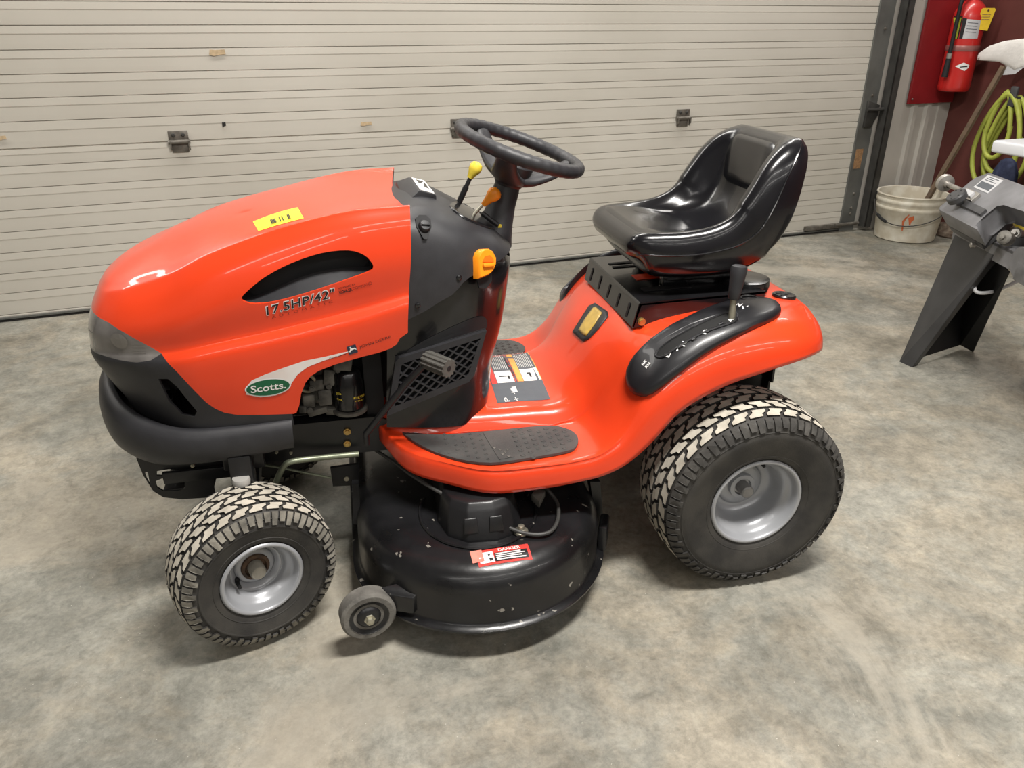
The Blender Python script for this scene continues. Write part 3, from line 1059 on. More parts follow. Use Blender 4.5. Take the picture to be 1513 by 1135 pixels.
# column: a tapering shroud rising from the dash
cb = Vector((.655, 0, .845))
ct = hubc - WAX * .03
axd = (ct - cb).normalized()
loops = []
for f, wx_, wy_ in ((0, .052, .072), (.12, .047, .064), (.35, .040, .050), (.65, .034, .040), (.9, .033, .036), (1.0, .031, .033)):
    c = cb.lerp(ct, f)
    e = Vector((axd.z, 0, -axd.x))
    loops.append([c + e * (wx_ * math.cos(q)) + uy * (wy_ * math.sin(q)) for q in [2 * math.pi * z / 28 for z in range(28)]])
bm = bmesh.new()
b_loft(bm, loops)
P('steering_column', bm, 'charcoal', sharp=70)

# ---- things on the dash
# hour meter pod
pv = {'A': at(584, 268, 'z', .984), 'B': at(605, 261, 'z', 1.000), 'P': at(627, 266, 'z', .999), 'E': at(645, 288, 'z', .980), 'C': at(619, 281, 'z', .994), 'D': at(600, 301, 'z', .966), 'F': at(629, 299, 'z', .962)}
names = list(pv)
bm = bmesh.new()
T = {k: bm.verts.new(v) for k, v in pv.items()}
dn = {k: bm.verts.new(v + Vector((0, 0, -.05))) for k, v in pv.items()}
for q in (('A', 'B', 'C', 'D'), ('D', 'C', 'E', 'F'), ('B', 'P', 'E', 'C')):
    bm.faces.new([T[k] for k in q])
rim = ['A', 'B', 'P', 'E', 'F', 'D']
for k in range(6):
    a_, b_ = rim[k], rim[(k + 1) % 6]
    bm.faces.new((T[a_], T[b_], dn[b_], dn[a_]))
bmesh.ops.delete(bm, geom=[dn['C']], context='VERTS')
bmesh.ops.recalc_face_normals(bm, faces=bm.faces)
bmesh.ops.bevel(bm, geom=list(bm.edges), offset=.003, segments=2, profile=.5, affect='EDGES')
pod = P('hour_meter_pod', bm, 'charcoal', dash)


def podq(s, t, h):
    p = (pv['B'] * (1 - s) + pv['P'] * s) * (1 - t) + (pv['C'] * (1 - s) + pv['E'] * s) * t
    return p + Vector((-.15, -.1, 1)).normalized() * h


for nm, (s0, s1, t0, t1), m, h in (('meter_frame', (.10, .93, .07, .93), 'white', .0015), ('meter_window', (.30, .80, .20, .72), 'black', .0030)):
    bm = bmesh.new()
    b_prism(bm, [podq(s0, t0, h), podq(s1, t0, h), podq(s1, t1, h), podq(s0, t1, h)], (0, 0, -.003), .0008)
    P(nm, bm, m, pod)
# ignition switch recess with key slot
c, nn = hit(dbv, 626, 334)
ex = Vector((1, 0, 0)); ex = (ex - nn * ex.dot(nn)).normalized(); ey = nn.cross(ex)
bm = bmesh.new()
pts = [c + nn * .002 + ex * x + ey * y for x, y in ((-.018, .016), (-.009, .025), (.008, .026), (.018, .016), (.018, -.002), (.004, -.032), (-.004, -.032), (-.018, -.004))]
b_prism(bm, pts, nn * -.004)
ig = P('ignition_switch', bm, 'flatblack', dash)
bm = bmesh.new()
b_lathe(bm, [(0, .014), (.006, .014), (.010, .011), (.011, .0)], c + nn * .001 - ey * .002, nn, 20)
b_box(bm, c + nn * .013 - ey * .002, (.020, .004, .006), Matrix((ex, ey, nn)).transposed(), .001)
P('key_barrel', bm, 'charcoal', ig)
# big orange knob with a finger grip
c, nn = hit(dbv, 713, 388)
ex = Vector((1, 0, 0)); ex = (ex - nn * ex.dot(nn)).normalized(); ey = nn.cross(ex)
rot = Matrix((ex, ey, nn)).transposed()
bm = bmesh.new()
sh = [(-.027, .012), (-.020, .024), (-.008, .031), (.008, .031), (.021, .024), (.029, .010), (.027, -.006), (.018, -.020), (.004, -.029), (-.014, -.034), (-.027, -.036)]
A = [c + ex * x + ey * y - nn * .004 for x, y in sh]
B = [c + ex * x + ey * y + nn * .014 for x, y in sh]
Cc = [c + ex * x * .88 + ey * y * .88 + nn * .019 for x, y in sh]
b_loft(bm, [A, B, Cc])
kn = P('attachment_knob', bm, 'knob', dash)
bm = bmesh.new()
b_prism(bm, [c + nn * .021 + ex * x + ey * y for x, y in ((-.016, .002), (-.008, .014), (.006, .016), (.016, .008), (.017, .000))], nn * -.004)
P('grip_shade', bm, mat('knob_shade', (.62, .15, .004), .5, var=.05), kn)  # darker orange plate paints the shade of the finger recess
bm = bmesh.new()
b_box(bm, c + nn * .022 - ey * .006, (.034, .009, .008), rot, .003)
P('grip_bar', bm, 'knob', kn)
bm = bmesh.new()
b_prism(bm, [c + ex * x + ey * y + nn * .003 for x, y in ((-.022, -.037), (.006, -.032), (.024, -.02), (.022, -.045), (.004, -.06), (-.016, -.058))], nn * -.004)
P('knob_well', bm, 'flatblack', dash)
# screws
for px, py in ((678, 410), (617, 451)):
    c, nn = hit(dbv, px, py)
    bm = bmesh.new()
    b_lathe(bm, [(-.002, .0065), (.003, .0065), (.0045, .004), (.0045, 0)], c, nn, 14)
    P('screw', bm, 'black', dash)
# throttle quadrant: raised glossy arc plate
px_patch('throttle_quadrant', [(664, 305), (674, 298), (692, 298), (712, 308), (728, 324), (734, 338), (722, 338), (700, 330), (680, 320)], dbv, .0025, 'black', dash, thick=.004)
# throttle lever, yellow knob
a0 = at(681, 293, 'y', .03); a1 = at(697, 258, 'y', .03); a2 = at(704, 246, 'y', .03)
bm = bmesh.new()
b_tube(bm, [a0 - (a1 - a0) * .5, a0, a0.lerp(a1, .5)], .0075, 10)
b_tube(bm, [a0.lerp(a1, .4), a1], .0055, 10)
tl = P('throttle_lever', bm, 'blacksteel')
dd = (a2 - a1).normalized()
bm = bmesh.new()
b_lathe(bm, [(-.010, .0075), (.0, .010), (.012, .0155), (.022, .0165), (.030, .013), (.034, .005), (.034, 0)], a1, dd, 18, capa=True)
P('lever_knob', bm, 'yellow', tl)
# choke lever, orange paddle
a0 = at(705, 312, 'y', -.05); a1 = at(713, 303, 'y', -.05); a2 = at(728, 287, 'y', -.05)
bm = bmesh.new()
b_tube(bm, [a0 - (a1 - a0), a1], .004, 8)
cl = P('choke_lever', bm, 'zinc')
dd = (a2 - a1).normalized()
sd = Vector((0, 1, 0)); nn2 = dd.cross(sd).normalized()
loops = []
for t, w_, h_ in ((0, .005, .006), (.008, .006, .008), (.020, .009, .011), (.032, .013, .017), (.042, .014, .018), (.050, .012, .013), (.054, .006, .006)):
    loops.append([a1 + dd * t + sd * (w_ * math.cos(q)) + nn2 * (h_ * math.sin(q) - h_ * .15) for q in [2 * math.pi * z / 14 for z in range(14)]])
bm = bmesh.new()
b_loft(bm, loops)
P('lever_paddle', bm, 'knob', cl, sharp=70)
c, nn = hit(dbv, 738, 333)
if c is not None:
    bm = bmesh.new()
    b_tube(bm, [at(712, 315, 'y', -.07), at(736, 333, 'y', -.07)], .006, 8)
    P('choke_rod', bm, 'blacksteel', dash)
    bm = bmesh.new()
    b_box(bm, at(738, 334, 'y', -.07), (.010, .010, .008), None, .002)
    P('rod_tip', bm, 'yellow', dash)
# ---- fender pan: footrests, tunnel and rear fenders in one orange pressing
FN_ = {
    .325: [(0, .50), (.10, .48), (.135, .46), (.15, .44), (.158, .430), (.165, .424), (.171, .414), (.174, .40), (.175, .385)],
    .385: [(0, .48), (.10, .47), (.165, .452), (.195, .420), (.21, .407), (.262, .405), (.274, .398), (.279, .38), (.280, .350)],
    .48: [(0, .462), (.10, .457), (.178, .442), (.205, .408), (.22, .401), (.332, .400), (.346, .393), (.352, .375), (.354, .343)],
    .575: [(0, .452), (.10, .449), (.183, .438), (.211, .405), (.226, .399), (.381, .399), (.396, .392), (.403, .374), (.405, .338)],
    .70: [(0, .450), (.10, .447), (.184, .437), (.214, .405), (.23, .399), (.386, .399), (.402, .392), (.409, .374), (.411, .339)],
    .79: [(0, .452), (.10, .448), (.185, .438), (.216, .408), (.235, .401), (.382, .400), (.398, .393), (.405, .376), (.408, .344)],
    .85: [(0, .508), (.10, .50), (.188, .472), (.222, .440), (.245, .425), (.380, .415), (.397, .406), (.404, .388), (.408, .354)],
    .905: [(0, .592), (.10, .586), (.195, .558), (.235, .532), (.262, .516), (.375, .468), (.394, .450), (.404, .425), (.410, .380)],
    .96: [(0, .643), (.10, .640), (.20, .628), (.245, .615), (.28, .603), (.367, .562), (.392, .535), (.406, .50), (.412, .430)],
    1.03: [(0, .662), (.10, .662), (.20, .662), (.25, .663), (.29, .660), (.360, .636), (.390, .608), (.407, .572), (.414, .512)],
    1.13: [(0, .675), (.10, .675), (.20, .680), (.25, .688), (.29, .693), (.356, .680), (.388, .655), (.407, .618), (.414, .566)],
    1.24: [(0, .684), (.10, .684), (.20, .690), (.25, .699), (.29, .703), (.352, .693), (.385, .670), (.403, .637), (.410, .594)],
    1.34: [(0, .689), (.10, .689), (.19, .693), (.24, .699), (.28, .701), (.338, .690), (.370, .670), (.388, .645), (.396, .610)],
    1.41: [(0, .690), (.09, .690), (.17, .691), (.215, .691), (.25, .688), (.303, .675), (.333, .658), (.352, .638), (.360, .610)],
    1.45: [(0, .682), (.08, .682), (.15, .681), (.19, .679), (.22, .675), (.262, .660), (.288, .645), (.305, .625), (.313, .600)],
    1.47: [(0, .660), (.07, .660), (.13, .658), (.165, .655), (.19, .650), (.225, .638), (.248, .625), (.262, .610), (.270, .592)],
    1.477: [(0, .615), (.065, .615), (.12, .613), (.15, .611), (.173, .609), (.205, .604), (.226, .598), (.24, .592), (.246, .585)],
}
net = [[(x, y, z) for y, z in FN_[x]] for x in sorted(FN_)]
bm = half_net(net, 5, 4)
fbv = bvh_of(bm)
pan = P('fender_pan', bm, 'orange', sharp=50)
thicken(pan, 0.004)


def raised(name, outline, bvh, h, m, parent, inset=.85, off=.0, base=-.012, sx=None, nrm=None):
    """a low raised shape sitting on a surface: outline = list of (x, y) plan points"""
    pts = []
    for x, y in outline:
        q, n2, _, _ = bvh.ray_cast(Vector((x, y, 1.5)), Vector((0, 0, -1)))
        if q is None:
            q, n2, _, _ = bvh.find_nearest(Vector((x, y, .5)))
        if n2.z < 0:
            n2 = -n2
        pts.append((q, nrm if nrm is not None else n2))
    c = sum((p for p, _ in pts), Vector()) / len(pts)
    L0 = [p + n * base for p, n in pts]
    L1 = [p + n * (h * .6) for p, n in pts]
    L2 = [p + n * h + (c - p) * (1 - inset) for p, n in pts]
    bm = bmesh.new()
    b_loft(bm, [L0, L1, L2])
    return bm, pts, c


# ribbed rubber foot mats, each with moulded studs
def footmat(s):
    raw = spline([(.372, .155, 0), (.42, .203, 0), (.50, .222, 0), (.60, .226, 0), (.70, .226, 0), (.765, .232, 0), (.802, .262, 0), (.812, .302, 0), (.797, .344, 0), (.765, .365, 0), (.66, .378, 0), (.575, .380, 0), (.50, .345, 0), (.43, .278, 0), (.385, .205, 0)], 3, closed=True)
    out = [(p.x, s * p.y) for p in raw]
    vs = []
    for x, y in out:
        q = fbv.ray_cast(Vector((x, y, 1.0)), Vector((0, 0, -1)))[0]
        vs.append(Vector((x, y, .4035 if x > .45 else .4035 + (.45 - x) * .09)))
    bm = bmesh.new()
    A = [bm.verts.new(p + Vector((0, 0, -.002))) for p in vs]
    B = [bm.verts.new(p + Vector((0, 0, .0045))) for p in vs]
    n = len(A)
    for k in range(n):
        bm.faces.new((A[k], A[(k + 1) % n], B[(k + 1) % n], B[k]))
    bm.faces.new(B)
    o = P('foot_mat', bm, 'matrub', pan, smooth=False)
    # studs: small rings over the mat
    bm = bmesh.new()
    for i in range(19):
        for j in range(9):
            x = .40 + i * .0215
            y = .175 + j * .0235 + (.0118 if i % 2 else 0)
            if not in_poly(x, y, [(p.x, p.y) for p in raw]) or .585 < x < .64:
                continue
            e = min((Vector((x, y, 0)) - Vector((p.x, p.y, 0))).length for p in raw)
            if e < .013:
                continue
            q = fbv.ray_cast(Vector((x, s * y, 1.0)), Vector((0, 0, -1)))[0]
            z = (.4035 if x > .45 else .4035 + (.45 - x) * .09) + .0045
            r_ = .0062 if x > .60 else .0042
            b_lathe(bm, [(-.001, r_ * 1.25), (.0016, r_), (.0016, r_ * .55), (.0004, r_ * .4), (.0004, 0)], (x, s * y, z), (0, 0, 1), 8)
    st_ = P('mat_studs', bm, 'matrub', o)
    st_['kind'] = 'stuff'
    # worn bright scuff and the smooth diagonal band
    bm = bmesh.new()
    for (x0, y0) in ((.600, .232),):
        b_prism(bm, [(x0 + a, s * (y0 + b), .4082) for a, b in ((-.018, .0), (.022, .0), (.036, .135), (-.002, .140))], (0, 0, .0012))
    P('mat_band', bm, 'matrub', o, smooth=False)
    if s < 0:
        bm = bmesh.new()
        for k, (dx, dy) in enumerate(((.0, .0), (.012, .012), (.022, .026), (.030, .016), (.014, .034), (.026, .048))):
            x, y = .592 + dx, -(.312 + dy)
            b_prism(bm, [(x, y, .4096), (x + .009, y - .002, .4096), (x + .003, y - .010, .4096)], (0, 0, .0008))
        P('mat_scuff', bm, 'gaugewheel', o, smooth=False)


footmat(-1)
footmat(1)

# amber reflector plate on the seat riser
q = [hit(fbv, *p) for p in ((847, 491), (871, 453), (880, 449), (898, 461), (899, 468), (871, 501), (862, 505))]
nr = sum((n for _, n in q), Vector()).normalized()
pl = px_patch('reflector_plate', [(847, 491), (859, 472), (871, 453), (880, 449), (898, 461), (899, 468), (885, 486), (871, 501), (862, 505)], fbv, .004, 'charcoal', pan, thick=.006, mv=1)
px_patch('amber_lens', [(857, 489), (867, 472), (878, 457), (882, 456), (891, 464), (880, 481), (868, 497), (864, 496)], fbv, .0068, 'gold', pl, thick=.004, mv=1)

# warning decals on the tunnel
q = [hit(fbv, *p)[0] for p in ((735, 596), (813, 590), (770, 518), (703, 524))]


def quadpatch(name, f0, f1, g0, g1, m, off, nx=6, ny=6, parent=None):
    """patch of the decal quad: f along the short side, g along the long side"""
    v, f = grid2(1, 1, nx, ny)
    vs = []
    for a, b in v:
        s_, t_ = f0 + (f1 - f0) * a, g0 + (g1 - g0) * b
        p = (q[0] * (1 - s_) + q[1] * s_) * (1 - t_) + (q[3] * (1 - s_) + q[2] * s_) * t_
        h, n2, _, _ = fbv.ray_cast(p + Vector((0, 0, .1)), Vector((0, 0, -1)))
        vs.append((h if h else p) + Vector((0, 0, off)))
    return pydata(name, vs, f, m, pan if parent is None else parent, smooth=False)


wd = quadpatch('warning_decal', 0, 1, 0, 1, 'decgrey', .0009, 8, 12)
quadpatch('danger_band', .015, .12, .24, .985, 'red', .0014, parent=wd)
quadpatch('danger_picture', .13, .46, .245, .42, 'white', .0014, parent=wd)
quadpatch('danger_picture', .03, .46, .86, .985, 'white', .0014, parent=wd)
quadpatch('warning_band', .53, .64, .25, .985, 'decorange', .0014, parent=wd)
quadpatch('warning_picture', .65, .985, .255, .44, 'white', .0014, parent=wd)
quadpatch('decal_rim', .985, 1.0, .25, .985, 'decorange', .0014, parent=wd)
quadpatch('decal_rim', .515, .53, .24, .985, 'red', .0014, parent=wd)
quadpatch('decal_rim', .47, .485, .24, .985, 'red', .0014, parent=wd)
for k in range(9):
    quadpatch('text_line', .66 + k * .034, .669 + k * .034, .47, .93 - .06 * (k % 3), 'white', .0015, 1, 4, wd)
for k in range(8):
    quadpatch('text_line', .16 + k * .037, .169 + k * .037, .45, .83 - .05 * (k % 4), 'white', .0015, 1, 4, wd)
up3 = Vector((0, 0, 1))


def pantext(s, px0, px1, m, h=None, **kw):
    a, _ = hit(fbv, *px0); b, _ = hit(fbv, *px1)
    return stick('decal_text', fit(text_geo(s, **kw), (b - a).length, h), a, b - a, up3, fbv, .0019, m, wd)


pantext('DANGER', (724, 566), (710, 535), 'white', .010)
pantext('WARNING', (762, 556), (746, 530), 'ink', .009)
pantext('P', (754, 594), (752, 588), 'white', .014)
for (a, b) in (((764, 583), (760, 577)), ((768, 593), (764, 587))):
    pantext('+', a, b, 'white', .012)
quadpatch('bracket_icon', .36, .44, .11, .18, 'white', .0015, 2, 2, wd)
quadpatch('bracket_icon', .33, .36, .13, .16, 'white', .0015, 2, 2, wd)
# machine pictures: a mower outline and a blade
for (f0, f1, g0, g1) in ((.08, .40, .91, .925), (.12, .20, .925, .96), (.30, .38, .90, .91), (.09, .14, .89, .91), (.20, .40, .33, .345), (.36, .40, .29, .33), (.76, .84, .36, .38), (.80, .84, .31, .36)):
    quadpatch('picture_line', f0, f1, g0, g1, 'ink', .0018, 1, 1, wd)

# shifter console on the left fender
CO = [hit(fbv, *p)[0] for p in ((931, 572), (930, 552), (940, 532), (962, 509), (995, 487), (1035, 469), (1075, 455), (1110, 448), (1138, 450), (1152, 459), (1150, 469), (1130, 480), (1085, 500), (1040, 525), (1005, 552), (975, 575), (955, 586), (940, 584))]
out = spline([(p.x, p.y, 0) for p in CO], 2, closed=True)
CON_N = Vector((-.22, -.25, .94)).normalized()
cx_ = sum(p.x for p in out) / len(out); cy_ = sum(p.y for p in out) / len(out)


def fz(x, y):
    q = fbv.ray_cast(Vector((x, y, 1.5)), Vector((0, 0, -1)))
    return (q[0], q[1] if q[1].z > 0 else -q[1]) if q[0] else fbv.find_nearest(Vector((x, y, .6)))[:2]


def ringloop(k, h):
    r_ = []
    for p in out:
        q, n2 = fz(cx_ + (p.x - cx_) * (1 - (1 - k) * .5), cy_ + (p.y - cy_) * k)
        r_.append(q + n2 * h)
    return r_


bm = bmesh.new()
b_loft(bm, [ringloop(1.0, -.010), ringloop(1.0, .008), ringloop(.97, .016), ringloop(.90, .020), ringloop(.72, .0205), ringloop(.5, .020), ringloop(.25, .0195), ringloop(.05, .0195)], cap=True)
cbv = bvh_of(bm)
con = P('shifter_console', bm, 'softblack', sharp=45)
# slot: black patch paints the shade down in the trough
SLO = [(969, 527), (975, 515), (1000, 497), (1040, 476), (1073, 463), (1088, 463), (1088, 474), (1072, 481), (1040, 492), (1005, 511), (982, 527)]
SL = [hit(cbv, *p) for p in SLO]
nr = sum((n for _, n in SL), Vector()).normalized()
px_patch('slot_shade', SLO, cbv, .0012, 'pit', con, mv=3, rings=8)
bm = bmesh.new()
b_tube(bm, [hit(cbv, p.x, p.y)[0] + nr * .002 for p in spline([(x, y, 0) for x, y in SLO], 3, closed=True)], .0030, 6, closed=True)
P('slot_lip', bm, 'softblack', con)
for k in range(5):
    bm = bmesh.new()
    c0 = hit(cbv, 985 + k * 20, 524 - k * 11.2)[0]
    b_box(bm, c0 + nr * .001, (.012, .009, .005), Matrix((Vector((.93, 0, .36)).normalized(), Vector((0, 1, 0)), Vector((-.36, 0, .93)))).transposed(), .001)
    P('gate_notch', bm, 'softblack', con)
for s, a, b, h in (('A', (1080, 478), (1085, 472), .011), ('B', (1043, 495), (1046, 488), .010), ('N', (1012, 513), (1015, 506), .011), ('L', (989, 529), (992, 522), .010),
                   ('.', (1058, 487), (1060, 484), .004), ('.', (1027, 504), (1029, 501), .004), ('.', (1001, 520), (1003, 517), .004),
                   ('RK', (951, 541), (957, 534), .008), ('RN', (956, 545), (962, 538), .008), ('Z', (1092, 455), (1098, 450), .012), ('/.', (1098, 458), (1106, 453), .010)):
    pa, na = hit(cbv, *a); pb, nb_ = hit(cbv, *b)
    if pa is not None and pb is not None:
        stick('console_mark', fit(text_geo(s, bold=.03), (pb - pa).length, h), pa, pb - pa, na, cbv, .0020, 'white', con)
# shift lever
l0 = hit(cbv, 1081, 470)[0]
l1 = at(1084, 440, 'y', l0.y + .006); l2 = at(1092, 398, 'y', l0.y + .012)
bm = bmesh.new()
b_tube(bm, [l0 - Vector((0, 0, .02)), l0, l1], [.0085, .0085, .0075], 10)
lv = P('shift_lever', bm, 'zinc')
dd = (l2 - l1).normalized()
bm = bmesh.new()
b_lathe(bm, [(-.004, .012), (.0, .0145), (.02, .0155), (.05, .018), (.068, .0195), (.075, .018), (.078, .012), (.078, 0)], l1, dd, 20, capa=True)
P('lever_grip', bm, 'charcoal', lv)

# parcel tray on the right fender (open top)
TO = [(p.x, -p.y) for p in out]
c = sum((Vector((x, y, 0)) for x, y in TO), Vector()) / len(TO)
pts = [(fbv.ray_cast(Vector((x, y, 1.5)), Vector((0, 0, -1)))[0] or Vector((x, y, .6))) for x, y in TO]
cz = sum(p.z for p in pts) / len(pts)
loops = []
for k, h in ((1.0, -.012), (1.0, .016), (.96, .026), (.90, .028), (.80, .022), (.76, .006), (.72, .004)):
    loops.append([Vector((c.x + (p.x - c.x) * (k if abs(k - 1) < .01 else 1 - (1 - k) * .45), c.y + (p.y - c.y) * k, p.z + h)) for p in pts])
bm = bmesh.new()
b_loft(bm, loops)
P('parcel_tray', bm, 'softblack', sharp=45)

# hitch-pin plug with holes at the rear
pc, nn = hit(fbv, 1158, 438)
bm = bmesh.new()
b_lathe(bm, [(-.002, .031), (.004, .031), (.007, .028), (.007, 0)], pc, nn, 28)
pg = P('filler_cap', bm, 'black')
for k in range(5):
    t = 2 * math.pi * k / 5 + .5
    x, y, _ = basis(nn)
    bm = bmesh.new()
    r0 = .017 if k else 0
    b_lathe(bm, [(0, .006 if k else .010), (.0012, .006 if k else .010), (.0012, 0)], pc + nn * .007 + (x * math.cos(t) + y * math.sin(t)) * r0, nn, 10)
    P('cap_hole', bm, 'flatblack', pg)
# ---- seat bracket: folded black plate with slots
x0, x1, zb, zt, yw = .985, 1.33, .648, .712, .205
bm = bmesh.new()
b_prism(bm, [(x0 - .012, -yw, zb + .004), (x0 + .002, -yw, zt), (x0 + .006, -yw, zt + .004), (x1, -yw, zt + .010), (x1, -yw, zt + .004), (x0 + .010, -yw, zt - .004), (x0 - .006, -yw, zb + .004)], (0, 2 * yw, 0))
sb = P('seat_bracket', bm, 'black', smooth=False)
for s in (-1, 1):
    bm = bmesh.new()
    b_prism(bm, [(x0 - .010, s * yw, zb), (x0 + .004, s * yw, zt), (x1, s * yw, zt + .010), (x1, s * yw, zb + .035), (x0 + .12, s * yw, zb + .02)], (0, -s * .005, 0))
    P('side_flange', bm, 'black', sb, smooth=False)
    bm = bmesh.new()
    b_lathe(bm, [(0, .010), (.006, .010), (.006, .0075), (.011, .0075), (.011, 0)], (x0 + .012, s * yw, zb + .018), (0, s, 0), 12)
    P('bracket_bolt', bm, 'brass', sb)
for k in range(5):
    y = -.155 + k * .078
    bm = bmesh.new()
    d = Vector((.014, 0, zt - zb)).normalized()
    n = Vector((-d.z, 0, d.x))
    c = Vector((x0 - .0055, y, (zb + zt) / 2)) + n * .0008
    pts = []
    for t in range(12):
        a = 2 * math.pi * t / 12
        pts.append(c + Vector((0, 1, 0)) * (.0055 * math.cos(a)) + d * ((.014 if math.sin(a) > 0 else -.014) + .0055 * math.sin(a)))
    b_prism(bm, pts, n * .001)
    P('bracket_slot', bm, 'flatblack', sb, smooth=False)
for (ya, yb, xa, xb, m) in ((.085, .100, 1.02, 1.13, 'flatblack'), (.120, .135, 1.02, 1.13, 'flatblack'), (-.035, .01, 1.045, 1.13, 'orange'), (-.13, -.10, 1.03, 1.16, 'flatblack')):  # orange strip paints the reflection seen through its slot
    bm = bmesh.new()
    b_prism(bm, [(xa, ya, zt + .0055), (xb, ya, zt + .0080), (xb, yb, zt + .0080), (xa, yb, zt + .0055)], (0, 0, .0012))
    P('top_slot', bm, m, sb, smooth=False)
# seat springs and pan support under the seat
bm = bmesh.new()
b_box(bm, (1.19, 0, .752), (.20, .26, .030), None, .008)
b_box(bm, (1.20, -.09, .733), (.22, .03, .03), None, .004)
b_box(bm, (1.20, .09, .733), (.22, .03, .03), None, .004)
P('seat_slide', bm, 'black', sb)
bm = bmesh.new()
b_lathe(bm, [(0, .062), (.018, .066), (.034, .064), (.038, .05), (.038, 0)], (1.315, -.12, .70), (0, 0, 1), 28, capa=True)
P('seat_spring_boot', bm, 'black', sb)
bm = bmesh.new()
for k in range(4):
    hz = .70 + k * .006
    b_tube(bm, [Vector((1.27 + .02 * math.cos(t), -.235 + .02 * math.sin(t), hz)) for t in [2 * math.pi * j / 20 for j in range(20)]], .0025, 6, closed=True)
P('seat_coil_spring', bm, 'blacksteel', sb)

# ---- seat: one bucket shell with dished pan, side bolsters and backrest
ST = [  # x, z of mid-thickness path, half width, half thickness, dish, bolster height, normal (deg), bolster start
    (.946, .815, .150, .012, .0, .0, 150, .74),
    (.952, .824, .178, .034, .0, .0, 134, .74),
    (.970, .829, .200, .050, .003, .004, 108, .74),
    (1.01, .824, .216, .054, .008, .010, 94, .74),
    (1.075, .820, .227, .054, .014, .016, 90, .73),
    (1.16, .820, .233, .054, .020, .026, 92, .72),
    (1.245, .828, .237, .054, .026, .042, 110, .68),
    (1.305, .858, .240, .052, .030, .056, 132, .64),
    (1.338, .902, .240, .048, .030, .062, 152, .62),
    (1.358, .952, .236, .044, .024, .058, 162, .62),
    (1.372, 1.003, .228, .041, .014, .046, 166, .62),
    (1.384, 1.043, .214, .037, .006, .030, 168, .62),
    (1.393, 1.072, .194, .029, .000, .012, 170, .62),
    (1.399, 1.090, .165, .014, .0, .0, 172, .62),
]
ST = [((x if x > 1.25 else 1.25 - (1.25 - x) * .875), *r_) for x, *r_ in ST]
loops = []
PR = cr_axis(np.array(ST, float), 4)
for x, z, w, t, dish, bol, ang, bs in PR:
    a = R(ang)
    n = Vector((math.cos(a), 0, math.sin(a)))
    lp = []
    K = 30
    for k in range(K + 1):           # top side, left to right
        f = -1 + 2 * k / K
        y = w * (1 - .10 * abs(f) ** 6) * f
        prof = t * (1 - abs(f) ** 7) ** .5 if abs(f) < 1 else 0
        g = abs(f)
        b_ = bol * (lambda e: e * e * (3 - 2 * e))(max(0, min(1, (g - bs + .14) / .26))) * (1 if g < .88 else max(0.0, 1 - (g - .88) / .12 * .4))
        cush = -dish * (1 - min(1, g / bs) ** 4)
        lp.append(Vector((x, y, z)) + n * (prof + b_ + cush))
    for k in range(1, K):            # underside back
        f = 1 - 2 * k / K
        y = w * (1 - .10 * abs(f) ** 6) * f
        prof = t * (1.2 if x < 1.3 else 1.0) * (1 - abs(f) ** 5) ** .5
        lp.append(Vector((x, y, z)) - n * prof)
    loops.append(lp)
bm = bmesh.new()
b_loft(bm, loops)
sbv = bvh_of(bm)
seat = P('seat', bm, 'vinyl', sharp=80)
# seat pan cushion and back cushion: raised padded panels with a seam
def pad(name, us, ws, t):
    loops = []
    idx = []
    for (x, z, ang), w in zip(us, ws):
        a = R(ang); n = Vector((math.cos(a), 0, math.sin(a)))
        row = []
        for k in range(13):
            f = -1 + 2 * k / 12
            p = Vector((x, w * f, z)) + n * .12
            q = sbv.ray_cast(p, -n, .3)[0]
            row.append((q if q else p, n))
        idx.append(row)
    bm = bmesh.new()
    N_, K_ = len(idx), 13
    vs = [[bm.verts.new(p + n * (t if 0 < i < N_ - 1 and 0 < k < K_ - 1 else -.001)) for k, (p, n) in enumerate(row)] for i, row in enumerate(idx)]
    for A, B in zip(vs, vs[1:]):
        for k in range(K_ - 1):
            bm.faces.new((A[k], A[k + 1], B[k + 1], B[k]))
    return P(name, bm, 'vinyl', seat, sharp=80)


def samp(i0, i1, n):
    return [tuple(np.array([np.interp(i0 + (i1 - i0) * k / (n - 1), range(len(PR)), PR[:, c]) for c in (0, 1, 6)])) for k in range(n)]


pad('back_cushion', samp(35, 47.5, 12), [.095, .106, .110, .113, .114, .115, .115, .115, .114, .112, .108, .095], .009)
pad('pan_cushion', samp(8.6, 22, 14), [.140, .150, .154, .155, .156, .157, .157, .156, .154, .150, .144, .134, .118, .085], .006)
# piping along the lower edge of the shell
for s in (-1, 1):
    path = [Vector((l[0 if s < 0 else 30])) for l in loops[4:-3]]
    bm = bmesh.new()
    b_tube(bm, [p + Vector((0, s * .0005, 0)) for p in path], .0022, 6)
    P('seat_piping', bm, 'vinyl', seat)
# ---- wheels
M['dustgrey'] = mat('dusty_shoulder', (0.30, 0.28, 0.235), 0.9, col2=(0.10, 0.094, 0.08), vscale=22, bump=0.2, bscale=150)


M['dustdark'] = mat('dark_shoulder', (0.075, 0.071, 0.064), 0.85, col2=(0.035, 0.033, 0.030), vscale=22, bump=0.2, bscale=150)


